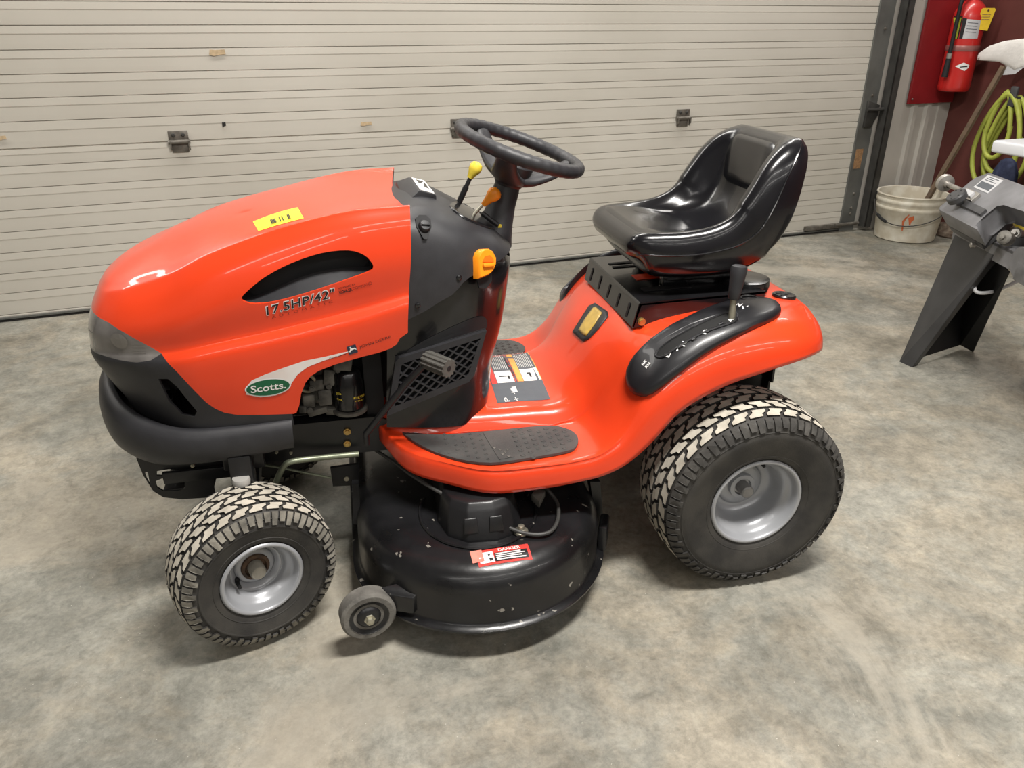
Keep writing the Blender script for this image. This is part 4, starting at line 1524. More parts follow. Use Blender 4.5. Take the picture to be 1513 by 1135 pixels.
def make_wheel(name, Rr, hw, rr, n, cols, hub, steer, loc, dish):
    prof = [(-hw * .78, rr), (-hw * .86, rr + .010), (-hw * .93, rr + .028), (-hw, (rr + Rr) / 2 + .004), (-hw * .985, Rr - .050), (-hw * .93, Rr - .030), (-hw * .80, Rr - .017), (-hw * .4, Rr - .009), (0, Rr - .0075),
            (hw * .4, Rr - .009), (hw * .80, Rr - .017), (hw * .93, Rr - .030), (hw * .985, Rr - .050), (hw, (rr + Rr) / 2 + .004), (hw * .93, rr + .028), (hw * .86, rr + .010), (hw * .78, rr)]
    pr = [(p[0], p[1]) for p in cr_axis(np.array([(a, b, 0) for a, b in prof]), 3)]
    bm = bmesh.new()
    b_lathe(bm, pr, (0, 0, 0), (0, -1, 0), 72)
    # raised rings on the outer sidewall
    mid = (rr + Rr) / 2
    for rad in (mid + .022, rr + .020):
        yy = np.interp(rad, [rr + .010, rr + .028, mid + .004, Rr - .050, Rr - .030], [hw * .86, hw * .93, hw, hw * .985, hw * .93])
        b_tube(bm, [(rad * math.cos(t), -yy, rad * math.sin(t)) for t in [2 * math.pi * k / 72 for k in range(72)]], .0018, 5, closed=True)
    w = P(name, bm, 'rubber', sharp=60)
    S = [0, .5, 1.0, 1.25, 1.55, 1.9]
    YY = [0, .40 * hw, .80 * hw, .93 * hw, .985 * hw, 1.0 * hw]
    RR = [Rr - .0075, Rr - .009, Rr - .017, Rr - .030, Rr - .050, Rr - .074]

    def pt(a, s, h):
        sg = -1 if s < 0 else 1
        y = np.interp(abs(s), S, YY); r = np.interp(abs(s), S, RR)
        d = .04
        y2 = np.interp(abs(s) + d, S, YY); r2 = np.interp(abs(s) + d, S, RR)
        ty, tr = y2 - y, r2 - r
        L = math.hypot(ty, tr) + 1e-9
        ny, nr_ = -tr / L, ty / L
        y, r = y + ny * h, r + nr_ * h
        return Vector((r * math.cos(a), -sg * y, r * math.sin(a)))
    bm = bmesh.new()
    pitch = 2 * math.pi / n
    hl = .0062

    def lug(poly, a0, top):
        A = [bm.verts.new(pt(a0 + x * pitch, s, -.002)) for x, s in poly]
        B = [bm.verts.new(pt(a0 + x * pitch, s, hl)) for x, s in poly]
        k = len(A)
        f = bm.faces.new(B); f.material_index = top
        for i in range(k):
            q = bm.faces.new((A[i], A[(i + 1) % k], B[(i + 1) % k], B[i])); q.material_index = 0
    for c in range(cols):
        s0 = -.98 + 1.96 * c / cols; s1 = s0 + 1.96 / cols
        g = .050
        s0 += g; s1 -= g
        sm = (s0 + s1) / 2
        sg = 1 if c % 2 == 0 else -1
        for k in range(n):
            a0 = (k + (.5 if c % 2 else 0)) * pitch
            k_ = .34 * sg
            lug([(-.37 - k_ * .5, s0), (.37 - k_ * .5, s0), (.37 - k_ * .42, s0 * .66 + s1 * .34), (.37 + k_ * .42, s0 * .34 + s1 * .66), (.37 + k_ * .5, s1), (-.37 + k_ * .5, s1), (-.37 + k_ * .42, s0 * .34 + s1 * .66), (-.37 - k_ * .42, s0 * .66 + s1 * .34)], a0, 1)
    for sd in (-1, 1):
        for k in range(n * 2):
            a0 = (k * .5 + .12) * pitch
            e = 1.30 if k % 2 else 1.42
            p = [(-.20, sd * 1.00), (.18, sd * 1.00), (.20, sd * 1.18), (.18, sd * e), (-.16, sd * e), (-.18, sd * 1.18)]
            lug(p, a0, 2)
    tr = bobj('tread', bm, ['rubber', 'dust', 'dustgrey' if hub == 'front' else 'dustdark'], w, smooth=False)
    # rim: rolled flange, barrel and dished disc
    bm = bmesh.new()
    f = hw * .78
    rp = [(f + .006, rr + .004), (f + .010, rr), (f + .008, rr - .006), (f - .004, rr - .010), (f - .016, rr - .014), (f - .030, rr - .026), (f - .045, rr - .030), (f - dish + .012, rr - .034), (f - dish, rr - .044),
          (f - dish - .004, rr * .52), (f - dish + .002, rr * .48), (f - dish + .004, .032)]
    rp = [(p[0], p[1]) for p in cr_axis(np.array([(a, b, 0) for a, b in rp]), 3)]
    b_lathe(bm, rp, (0, 0, 0), (0, -1, 0), 56)
    b_lathe(bm, [(-f - .006, rr + .004), (-f - .008, rr - .006), (-f + .03, rr - .03), (f - dish - .01, rr - .04), (f - dish - .012, .02)], (0, 0, 0), (0, -1, 0), 40)
    bobj('rim', bm, 'rim', w, sharp=60)
    z0 = f - dish
    bm = bmesh.new()
    if hub == 'front':
        b_lathe(bm, [(z0, .034), (z0 + .010, .033), (z0 + .012, .026), (z0 + .003, .024), (z0 + .003, 0)], (0, 0, 0), (0, -1, 0), 24)
        bobj('hub_recess', bm, 'rust', w)
        bm = bmesh.new()
        b_lathe(bm, [(z0, .0185), (z0 + .030, .0185), (z0 + .034, .016), (z0 + .034, 0)], (0, 0, -.002), (0, -1, 0), 20)
        bobj('axle_cap', bm, mat('axle_cap_plastic', (.30, .28, .235), .5, var=.2, vscale=40), w)
    else:
        b_lathe(bm, [(z0, .036), (z0 + .016, .034), (z0 + .018, .024), (z0 + .010, .022), (z0 + .010, 0)], (0, 0, 0), (0, -1, 0), 24)
        bobj('hub_collar', bm, 'rim', w)
        bm = bmesh.new()
        b_lathe(bm, [(z0, .017), (z0 + .044, .017), (z0 + .047, .014), (z0 + .047, 0)], (0, 0, 0), (0, -1, 0), 20)
        bobj('axle_end', bm, mat('axle_end_grey', (.26, .255, .25), .45, metal=.3, var=.1, vscale=40), w)
    # valve stem
    va = R(205) if hub == 'front' else R(58)
    vr = rr - .040
    bm = bmesh.new()
    c = Vector((vr * math.cos(va), 0, vr * math.sin(va)))
    b_lathe(bm, [(z0 + .002, .0085), (z0 + .006, .0085), (z0 + .010, .005), (z0 + .034, .0042), (z0 + .034, 0)], c, (0, -1, 0), 12)
    bobj('valve_stem', bm, 'flatblack', w)
    return w


def place(w, loc, rz):
    w.matrix_parent_inverse = Matrix()
    w.location = Vector(loc) - mower.location
    w.rotation_euler = (0, 0, rz)


def copy_part(o, parent):
    c = o.copy()
    COL.objects.link(c)
    c.parent = parent
    for ch in o.children:
        d = ch.copy()
        COL.objects.link(d)
        d.parent = c
        d.matrix_parent_inverse = ch.matrix_parent_inverse.copy()
    return c


fw = make_wheel('front_wheel', .190, .086, .092, 30, 5, 'front', 0, None, .056)
rw_ = make_wheel('rear_wheel', .254, .112, .119, 34, 5, 'rear', 0, None, .085)
fw2 = copy_part(fw, mower)
rw2 = copy_part(rw_, mower)
place(fw, (.004, -.356, .190), R(22))
place(fw2, (.004, .356, .190), R(202))
place(rw_, (1.240, -.366, .254), 0)
place(rw2, (1.240, .366, .254), R(180))

# ---- frame rails, axle and steering linkage
for s in (-1, 1):
    bm = bmesh.new()
    b_prism(bm, [(-.23, s * .165, .395), (-.10, s * .165, .352), (.50, s * .165, .352), (.9, s * .165, .35), (1.38, s * .165, .40), (1.38, s * .165, .50), (.95, s * .165, .43), (.40, s * .165, .42), (.32, s * .165, .45), (-.23, s * .165, .45)], (0, s * .006, 0))
    b_prism(bm, [(-.2, s * .165, .444), (.32, s * .165, .444), (.32, s * .125, .444), (-.2, s * .125, .444)], (0, 0, .006))
    fr = P('frame_rail', bm, 'blacksteel', smooth=False)
    if s < 0:
        for (px, py, m, r_) in ((513, 637, 'brass', .009), (513, 655, 'brass', .009), (409, 667, 'zinc', .004), (430, 668, 'zinc', .004), (285, 687, 'zinc', .005)):
            c = at(px, py, 'y', -.172)
            bm = bmesh.new()
            b_lathe(bm, [(0, r_), (.006, r_), (.006, r_ * .6), (.010, r_ * .6), (.010, 0)], c, (0, -1, 0), 10)
            P('frame_bolt', bm, m, fr)
# front tow plate under the bumper, with its two windows
for s in (-1, 1):
    y = s * .172
    bm = bmesh.new()
    pl_ = [(-.252, .40), (-.246, .352), (-.232, .305), (-.212, .284), (-.17, .272), (-.092, .268), (-.088, .34), (-.06, .36), (-.055, .42), (-.25, .42)]
    bm.faces.new([bm.verts.new((x, y, z)) for x, z in pl_])
    for hole in ([(-.222, .315), (-.210, .303), (-.175, .298), (-.158, .305), (-.156, .325), (-.166, .336), (-.205, .338), (-.222, .332)],
                 [(-.216, .348), (-.19, .343), (-.155, .344), (-.158, .356), (-.185, .362), (-.214, .36)],
                 [(-.242, .360), (-.234, .36), (-.236, .322), (-.241, .345)]):
        score(bm, hole)
        split_off(bm, lambda c: in_poly(c.x, c.z, hole)).free()
    o = P('tow_plate', bm, 'blacksteel', smooth=False)
    thicken(o, .005)
bm = bmesh.new()
b_box(bm, (-.15, 0, .30), (.12, .34, .008), None, .002)
b_box(bm, (-.16, 0, .40), (.10, .34, .07), None, .006)
P('front_crossmember', bm, 'blacksteel')
bm = bmesh.new()
b_box(bm, (-.12, -.182, .345), (.16, .012, .032), None, .003)
P('crossmember_bar', bm, 'zinc' if False else 'blacksteel')
bm = bmesh.new()
b_prism(bm, [(-.025, -.29, .30), (.03, -.29, .30), (.03, 0, .40), (-.025, 0, .40)], (0, 0, .035))
b_prism(bm, [(-.025, 0, .40), (.03, 0, .40), (.03, .29, .30), (-.025, .29, .30)], (0, 0, .035))
P('front_axle', bm, 'blacksteel', smooth=False)
for s in (-1, 1):
    bm = bmesh.new()
    b_box(bm, (.0, s * .262, .385), (.052, .05, .11), None, .006)
    b_box(bm, (.0, s * .225, .405), (.095, .02, .06), None, .004)
    kp = P('steering_knuckle', bm, 'blacksteel')
    bm = bmesh.new()
    b_lathe(bm, [(0, .020), (.010, .0215), (.016, .019), (.017, 0)], (-.002, s * .292, .372), (0, 0, 1), 20, capa=True)
    P('kingpin_cap', bm, 'dustgrey' if s > 0 else mat('grease_cap', (.34, .33, .31), .6, var=.1), kp)
    bm = bmesh.new()
    b_tube(bm, [(0, s * .26, .19), (.002, s * .34, .19)], .014, 12)
    b_tube(bm, [(0, s * .262, .18), (0, s * .262, .34)], .013, 12)
    P('wheel_spindle', bm, 'blacksteel', kp)
bm = bmesh.new()
b_tube(bm, spline([at(398, 745, 'y', -.215), at(407, 715, 'y', -.215), at(419, 690, 'y', -.215), at(432, 682, 'y', -.215), at(470, 677, 'y', -.205), at(530, 671, 'y', -.20)], 5), .0075, 10)
P('drag_link', bm, 'greenzinc')
bm = bmesh.new()
b_tube(bm, [at(380, 686, 'y', -.08), at(404, 689, 'y', -.08), at(494, 707, 'y', -.10)], .0035, 8)
P('deck_front_rod', bm, 'greenzinc')
bm = bmesh.new()
b_prism(bm, [at(488, 692, 'y', -.12), at(530, 686, 'y', -.12), at(530, 717, 'y', -.12), at(492, 719, 'y', -.12)], (0, .01, 0))
o = P('deck_hanger', bm, 'blacksteel', smooth=False)
bm = bmesh.new()
b_lathe(bm, [(0, .007), (.004, .007), (.004, 0)], at(512, 707, 'y', -.121), (0, -1, 0), 12)
P('hanger_bolt', bm, 'zinc', o)

# ---- engine in the opening below the hood
bm = bmesh.new()
b_box(bm, (.14, .03, .58), (.46, .28, .28), None, .01)
eng = P('engine_block', bm, 'flatblack')
bm = bmesh.new()
b_box(bm, (.225, -.115, .555), (.10, .07, .09), None, .012)
b_box(bm, (.18, -.125, .520), (.07, .06, .06), None, .012)
b_box(bm, (.245, -.12, .610), (.06, .06, .06), None, .008)
P('crankcase', bm, 'engine', eng)
rnd = random.Random(11)
for k, (px, py, sx, sz) in enumerate(((455, 590, .03, .035), (468, 566, .034, .03), (480, 585, .032, .04), (470, 604, .05, .018), (486, 556, .03, .04), (504, 537, .045, .032), (492, 604, .03, .02), (450, 603, .02, .02))):
    bm = bmesh.new()
    c = at(px, py, 'y', -.158 - .006 * (k % 3))
    b_box(bm, c, (sx, .035, sz), Euler((rnd.uniform(-.2, .2), rnd.uniform(-.3, .3), rnd.uniform(-.25, .25))).to_matrix(), .004)
    P('casting_lug', bm, 'engine', eng)
for px, py in ((461, 574), (474, 592), (486, 570), (458, 606), (499, 546)):
    bm = bmesh.new()
    b_lathe(bm, [(-.02, .008), (.006, .008), (.006, .005), (.010, .005), (.010, 0)], at(px, py, 'y', -.180), (0, -1, .15), 8)
    P('casting_bolt', bm, 'engine', eng)
bm = bmesh.new()
b_tube(bm, [at(453, 566, 'y', -.175) + Vector((.020 * math.cos(t), -.01 * math.sin(t), .028 * math.sin(t))) for t in [2 * math.pi * k / 20 for k in range(20)]], .004, 6, closed=True)
P('breather_hose', bm, mat('pale_hose', (.35, .31, .21), .6, var=.1), eng)
fc_ = at(517, 600, 'y', -.165)
bm = bmesh.new()
b_lathe(bm, [(0, .0365), (.004, .0375), (.066, .0375), (.072, .035), (.092, .033), (.099, .027), (.100, 0)], fc_ + Vector((0, .0, .002)), (0, 0, 1), 32, capa=True)
of = P('oil_filter', bm, 'black')
bm = bmesh.new()
b_lathe(bm, [(-.016, .030), (-.010, .043), (-.002, .043), (0, .036)], fc_, (0, 0, 1), 28, capa=True)
P('filter_mount', bm, 'engine', of)
fbm_ = bmesh.new()
b_lathe(fbm_, [(0, .0376), (.07, .0376)], fc_, (0, 0, 1), 48)
ofb = bvh_of(fbm_)
for s, a, b, h in (('JD', (497, 583), (505, 585), .007), ('OIL', (498, 590), (507, 593), .005), ('FILTER', (522, 590), (541, 584), .006), ('PRO', (524, 594), (537, 590), .003)):
    stick_px('filter_print', text_geo(s, bold=.03), a, b, ofb, .0006, 'yellow', of, h)
fbm_.free()
bm = bmesh.new()
b_prism(bm, [(.30, -.155, .42), (.345, -.155, .42), (.345, -.155, .74), (.30, -.155, .74)], (0, .3, 0))
P('firewall', bm, 'flatblack', smooth=False)

# ---- lattice side panel and brake pedal
ys = -.238
QP = [at(585, 531, 'y', ys), at(719, 489, 'y', ys - .004), at(699, 562, 'y', ys - .004), at(572, 615, 'y', ys)]


def bil(s, t, dy=0.0):
    p = (QP[0] * (1 - s) + QP[1] * s) * (1 - t) + (QP[3] * (1 - s) + QP[2] * s) * t
    return p + Vector((0, dy, 0))


bm = bmesh.new()
fr_o = [bil(s, t) for s, t in ((0, .05), (.03, 0), (1, 0), (1, .9), (.95, 1), (0, 1))]
fr_i = [bil(s, t) for s, t in ((.075, .15), (.1, .12), (.95, .12), (.92, .80), (.88, .86), (.075, .88))]
n = len(fr_o)
dv = Vector((0, .014, 0))
b_loft(bm, [[p + dv for p in fr_o], fr_o, fr_i, [p + dv for p in fr_i]], cap=False)
sg_ = P('side_grille', bm, 'charcoal', smooth=False)
bm = bmesh.new()
b_prism(bm, [bil(s, t, .016) for s, t in ((0, 0), (1, 0), (1, 1), (0, 1))], (0, .004, 0))
P('grille_backing', bm, 'flatblack', sg_, smooth=False)
# diagonal bars clipped to the window
clip = [(.075, .12), (.95, .12), (.92, .83), (.88, .86), (.075, .88)]


def clip_line(p0, d):
    ts = []
    for i in range(len(clip)):
        a, b = clip[i], clip[(i + 1) % len(clip)]
        ex, ey = b[0] - a[0], b[1] - a[1]
        den = d[0] * ey - d[1] * ex
        if abs(den) < 1e-9:
            continue
        t = ((a[0] - p0[0]) * ey - (a[1] - p0[1]) * ex) / den
        u = ((a[0] - p0[0]) * d[1] - (a[1] - p0[1]) * d[0]) / den
        if -1e-6 <= u <= 1 + 1e-6:
            ts.append(t)
    return (min(ts), max(ts)) if len(ts) >= 2 else None


for d in ((1, 1.30), (1, -1.70)):
    for k in range(-12, 24):
        p0 = (k * .125, .5)
        r_ = clip_line(p0, d)
        if r_ and r_[1] - r_[0] > .06:
            a = bil(p0[0] + d[0] * r_[0], p0[1] + d[1] * r_[0], .006)
            b = bil(p0[0] + d[0] * r_[1], p0[1] + d[1] * r_[1], .006)
            bm = bmesh.new()
            dr = (b - a).normalized()
            b_box(bm, (a + b) / 2, ((b - a).length, .012, .0036), frame3(dr, Vector((0, 1, 0)).cross(dr)))
            P('lattice_bar', bm, 'charcoal', sg_, smooth=False)
# pedal
pa, pb, pc_ = at(541, 641, 'y', -.262), at(600, 566, 'y', -.285), at(629, 537, 'y', -.300)
bm = bmesh.new()
b_tube(bm, [pa - Vector((.0, 0, .03)), pa, pb, pc_], [.007, .008, .008, .008], 10)
b_prism(bm, [pc_ + Vector((x, .004, z)) for x, z in ((-.018, .006), (.004, .014), (.02, .0), (.004, -.014), (-.012, -.012))], (0, -.006, 0))
pd = P('brake_pedal', bm, 'blacksteel')
c0 = pc_ + Vector((.004, .012, .004))
c1 = c0 + Vector((.044, -.056, -.002))
ax = (c1 - c0)
x, y, a_ = basis(ax)
loop = []
for k in range(48):
    t = 2 * math.pi * k / 48
    r_ = .0225 if (k // 2) % 2 == 0 else .0195
    loop.append((x * math.cos(t) + y * math.sin(t)) * r_)
bm = bmesh.new()
b_loft(bm, [[c0 + q for q in loop], [c1 + q for q in loop]])
rp_ = P('pedal_roller', bm, 'pedal', pd, smooth=False)
bm = bmesh.new()
b_lathe(bm, [(0, .006), (.001, .006), (.001, 0)], c1, ax, 14)
P('roller_pin', bm, 'flatblack', pd)

# ---- mower deck slung under the footrests
M['deckpaint'] = mat('worn_deck_paint', (.0085, .0085, .0095), .30, coat=.1, var=.3, vscale=9, bump=.06, bscale=70, rvar=.1)
nt = M['deckpaint'].node_tree
b_ = nt.nodes['Principled BSDF']
tc = [x for x in nt.nodes if x.type == 'TEX_COORD'][0]
nz = nt.nodes.new('ShaderNodeTexNoise'); nz.inputs['Scale'].default_value = 42; nz.inputs['Detail'].default_value = 2
nt.links.new(tc.outputs['Object'], nz.inputs['Vector'])
rp = nt.nodes.new('ShaderNodeValToRGB')
rp.color_ramp.elements[0].position = .70; rp.color_ramp.elements[0].color = (0, 0, 0, 1)
rp.color_ramp.elements[1].position = .72; rp.color_ramp.elements[1].color = (1, 1, 1, 1)
nt.links.new(nz.outputs['Fac'], rp.inputs['Fac'])
mx = nt.nodes.new('ShaderNodeMix'); mx.data_type = 'RGBA'
old = b_.inputs['Base Color'].links[0].from_socket
nt.links.new(old, mx.inputs[6]); mx.inputs[7].default_value = (.22, .205, .18, 1)
nt.links.new(rp.outputs['Color'], mx.inputs[0])
nt.links.new(mx.outputs[2], b_.inputs['Base Color'])

DCX, DYC, DR = .562, .262, .312


def capsule(r, z, n=26):
    pts = []
    for k in range(n + 1):
        t = math.pi * k / n
        pts.append(Vector((DCX + r * math.cos(t), DYC + r * math.sin(t), z)))
    for k in range(n + 1):
        t = math.pi + math.pi * k / n
        pts.append(Vector((DCX + r * math.cos(t), -DYC + r * math.sin(t), z)))
    return pts


bm = bmesh.new()
lp = [(DR - .002, .080), (DR + .018, .082), (DR + .019, .088), (DR + .004, .092), (DR, .10), (DR, .175), (DR - .004, .195), (DR - .014, .214), (DR - .030, .229), (DR - .052, .237), (DR - .09, .241), (DR - .15, .243)]
b_loft(bm, [capsule(r, z) for r, z in lp], cap=False)
cap_ = [v for v in bm.verts if abs(v.co.z - .243) < 1e-5]
bm.faces.new([bm.verts.new(p) for p in capsule(DR - .15, .243)])
bmesh.ops.remove_doubles(bm, verts=bm.verts, dist=1e-4)
kbv = bvh_of(bm)
dk = P('cutting_deck', bm, 'deckpaint', sharp=60)
thicken(dk, .004)
# belt cover over the left spindle
bm = bmesh.new()
cv = [(.452, -.27), (.446, -.36), (.462, -.42), (.505, -.455), (.575, -.462), (.622, -.445), (.645, -.40), (.655, -.30), (.655, -.18), (.452, -.18)]
tv = [(.462, -.27), (.456, -.345), (.470, -.395), (.510, -.425), (.572, -.430), (.612, -.415), (.632, -.375), (.642, -.29), (.642, -.18), (.462, -.18)]
b_loft(bm, [[Vector((x, y, .236)) for x, y in cv], [Vector((x, y, .244)) for x, y in cv], [Vector((x, y, .310)) for x, y in tv], [Vector((.55 + (x - .55) * .9, -.30 + (y + .30) * .9, .325)) for x, y in tv]])
bmesh.ops.bevel(bm, geom=list(bm.edges), offset=.004, segments=2, profile=.5, affect='EDGES')
bc = P('belt_cover', bm, 'blacksteel', dk)
bm = bmesh.new()
b_tube(bm, [Vector((.55 + .145 * math.cos(t), -.33 + .155 * math.sin(t), .2445)) for t in [R(150) + R(230) * k / 30 for k in range(31)]], .004, 6)
P('cover_rib', bm, 'deckpaint', dk)
for (x, y) in ((.515, -.447), (.575, -.45)):
    bm = bmesh.new()
    b_prism(bm, [(x - .018, y, .262), (x + .018, y, .262), (x + .015, y + .012, .298), (x - .015, y + .012, .298)], (0, -.004, 0), .002)
    P('cover_boss', bm, 'blacksteel', bc)
# belt tensioner and fastener beside the cover
cb_ = at(770, 784, 'z', .25)
bm = bmesh.new()
b_lathe(bm, [(-.005, .018), (.0, .017), (.006, .009), (.014, .0075), (.016, .0)], cb_, (0, 0, 1), 14)
P('cover_bolt', bm, 'zinc', dk)
bm = bmesh.new()
b_prism(bm, [at(785, 730, 'z', .28), at(795, 718, 'z', .28), at(806, 724, 'z', .28), at(797, 742, 'z', .28)], (0, 0, -.02), .002)
P('belt_guide', bm, 'engine', dk)
bm = bmesh.new()
b_tube(bm, spline([at(540, 655, 'z', .34), at(582, 683, 'z', .335), at(620, 710, 'z', .325), at(680, 744, 'z', .30), at(735, 772, 'z', .265), at(775, 788, 'z', .252), at(808, 788, 'z', .25), at(823, 772, 'z', .252), at(824, 745, 'z', .262), at(808, 722, 'z', .285), at(795, 708, 'z', .31)], 5), .0048, 8)
P('deck_cable', bm, mat('cable_sheath', (.035, .034, .032), .55, var=.15), dk)
# rear hanger strap and front hanger
for (pts, w) in (([at(872, 712, 'y', -.27), at(887, 712, 'y', -.27), at(893, 790, 'y', -.27), at(884, 800, 'y', -.27)], .03),
                 ([at(520, 715, 'y', -.20), at(530, 715, 'y', -.20), at(534, 775, 'y', -.20), at(522, 775, 'y', -.20)], .02)):
    bm = bmesh.new()
    b_prism(bm, pts, (0, w, 0))
    P('hanger_strap', bm, 'blacksteel', dk, smooth=False)
bm = bmesh.new()
b_box(bm, (.885, -.33, .125), (.024, .07, .075), frame3((.9, -.4, 0), (0, 0, 1)), .006)
P('rear_lug', bm, 'blacksteel', dk)
# danger decal
A, B = (710, 838), (786, 826)
a, na = hit(kbv, 708, 839); b, nb2 = hit(kbv, 787, 827)
exd = (b - a).normalized()
Ld = (b - a).length
eyd = Vector((0, 0, 1)).cross(exd).normalized()


def dpatch(name, x0, x1, y0, y1, m, off, parent):
    v, f = grid2(x1 - x0, y1 - y0, 6, 2, x0, y0)
    return stick(name, (v, f), a, exd, (0, 0, 1), kbv, off, m, parent)


dd_ = dpatch('danger_decal', 0, Ld, 0, .046, 'red', .0010, dk)
dpatch('decal_field', Ld * .33, Ld * .95, .006, .031, 'ink', .0015, dd_)
dpatch('decal_picture', .005, Ld * .31, .006, .038, 'white', .0015, dd_)
dpatch('decal_patch', -.012, Ld * .12, .012, .048, 'pink', .0019, dd_)
for k in range(4):
    dpatch('text_line', Ld * .35, Ld * (.90 - .07 * (k % 2)), .0085 + k * .0058, .0115 + k * .0058, 'white', .0020, dd_)
stick('decal_text', shift2(fit(text_geo('DANGER', bold=.02), Ld * .42, .009), Ld * .42, .034), a, exd, (0, 0, 1), kbv, .0018, 'white', dd_)
dpatch('decal_mark', Ld * .22, Ld * .28, .010, .018, 'ink', .0020, dd_)
dpatch('decal_mark', Ld * .21, Ld * .25, .026, .030, 'ink', .0020, dd_)
# gauge wheel on its bracket
gc = at(543, 905, 'z', .112)
bm = bmesh.new()
b_prism(bm, [at(563, 868, 'z', .165), at(601, 858, 'z', .165), at(621, 871, 'z', .165), at(610, 885, 'z', .15), at(575, 880, 'z', .15)], (0, 0, -.045), .002)
b_box(bm, gc + Vector((.045, .035, .01)), (.10, .006, .05), frame3((.9, .45, 0), (0, 0, 1)), .002)
b_tube(bm, [gc + Vector((0, -.02, 0)), gc + Vector((0, .045, 0))], .008, 10)
gbk = P('gauge_wheel_bracket', bm, 'deckpaint', dk)
gax = Vector((.16, -1, 0)).normalized()
bm = bmesh.new()
b_lathe(bm, [(-.022, .030), (-.022, .058), (-.017, .064), (.015, .064), (.021, .058), (.021, .046), (.016, .044), (.016, .028)], gc, gax, 36)
gw = P('gauge_wheel', bm, 'gaugewheel')
bm = bmesh.new()
b_lathe(bm, [(.0215, .047), (.019, .044), (.014, .030), (.020, .026), (.024, .018), (.024, 0)], gc, gax, 24)
P('wheel_disc', bm, 'blacksteel', gw)
bm = bmesh.new()
b_lathe(bm, [(.022, .013), (.028, .013), (.028, .009), (.036, .009), (.038, .006), (.038, 0)], gc, gax, 6)
P('axle_nut', bm, 'zinc', gw)

# ---- rear axle, transaxle and rear plate
bm = bmesh.new()
b_tube(bm, [(1.238, -.30, .254), (1.238, .30, .254)], .022, 14)
b_box(bm, (1.22, 0, .27), (.22, .24, .20), None, .03)
P('transaxle', bm, 'flatblack')
bm = bmesh.new()
b_prism(bm, [(1.39, -.19, .40), (1.39, .19, .40), (1.39, .19, .62), (1.39, -.19, .62)], (.006, 0, 0))
b_prism(bm, [(1.36, -.25, .48), (1.36, .25, .48), (1.36, .25, .62), (1.36, -.25, .62)], (.006, 0, 0))
P('rear_plate', bm, 'blacksteel', smooth=False)
bm = bmesh.new()
b_box(bm, (.82, 0, .37), (.95, .26, .06), None, .01)
P('belly_pan', bm, 'flatblack')

# ---- decals on the hood
def hood_text(s, A, B, m, off, h, name='hood_print', parent=None, **kw):
    return stick_px(name, text_geo(s, **kw), A, B, hb, off, m, hood if parent is None else parent, h)


# power rating, white keyline under black letters
a, na = hit(hb, 394, 467); b, nb2 = hit(hb, 499, 438.5)
nr = (na + nb2).normalized(); L_ = (b - a).length
kl = stick('power_decal', fit(text_geo('17.5HP/42"', shear=.22, bold=.05, spacing=1.05), L_, .0245), a, b - a, nr, hb, .0008, 'white', hood)
stick('power_print', shift2(fit(text_geo('17.5HP/42"', shear=.22, bold=.012, spacing=1.05), L_ - .004, .0205), .002, .002), a, b - a, nr, hb, .0014, 'ink', kl)
hood_text('AUTOMATIC', (402, 471), (492, 447), 'inkfaint', .0010, .0055, 'automatic_print', kl, spacing=1.9)
hood_text('POWERED BY', (501, 428), (525, 421), 'ink', .0010, .0045, 'engine_print', kl)
hood_text('KOHLER', (502, 434.5), (521, 429.5), 'ink', .0010, .0075, 'engine_print', kl, bold=.05)
hood_text('COMMAND', (522, 429), (550, 420), 'inkfaint', .0010, .0075, 'engine_print', kl)
# white swoosh and green oval badge
sw_px = [(364, 583), (363, 573), (372, 562), (392, 553), (420, 543), (450, 533), (480, 527), (505, 521), (520, 518), (500, 526), (478, 533), (455, 542), (440, 553), (431, 566), (424, 577), (408, 584), (385, 587)]
cps = [hit(hb, *p)[0] for p in sw_px]
tris_v = [p + Vector((0, -.0008, 0)) for p in cps]
left = list(range(0, 9)); right = [0, 16, 15, 14, 13, 12, 11, 10, 9]
fcs = []
for k in range(8):
    i0, i1, j0, j1 = left[k], left[k + 1], right[k], right[k + 1]
    q_ = [i0, i1, j1] if i0 == j0 else ([i0, i1, j1, j0] if i1 != j1 else [i0, i1, j0])
    fcs.append(tuple(q_))
fcs.append((8, 9, 10)) if False else None
swo = pydata('badge_swoosh', tris_v, fcs, mat('swoosh_white', (.72, .62, .58), .45, col2=(.80, .76, .73), vscale=12), hood, smooth=False)
a, na = hit(hb, 362, 577); b, nb2 = hit(hb, 430, 567)
L_ = (b - a).length
nr = (na + nb2).normalized()
stick('badge_rim', disc2(L_ / 2, .0, L_ / 2, .0235), a, b - a, nr, hb, .0014, 'white', swo)
bd = stick('brand_badge', disc2(L_ / 2, .0, L_ / 2 * .94, .0205), a, b - a, nr, hb, .0019, 'green', swo)
stick('badge_print', shift2(fit(text_geo('Scotts.', shear=.12, bold=.02), L_ * .76, .019), L_ * .12, -.0085), a, b - a, nr, hb, .0025, 'white', swo)
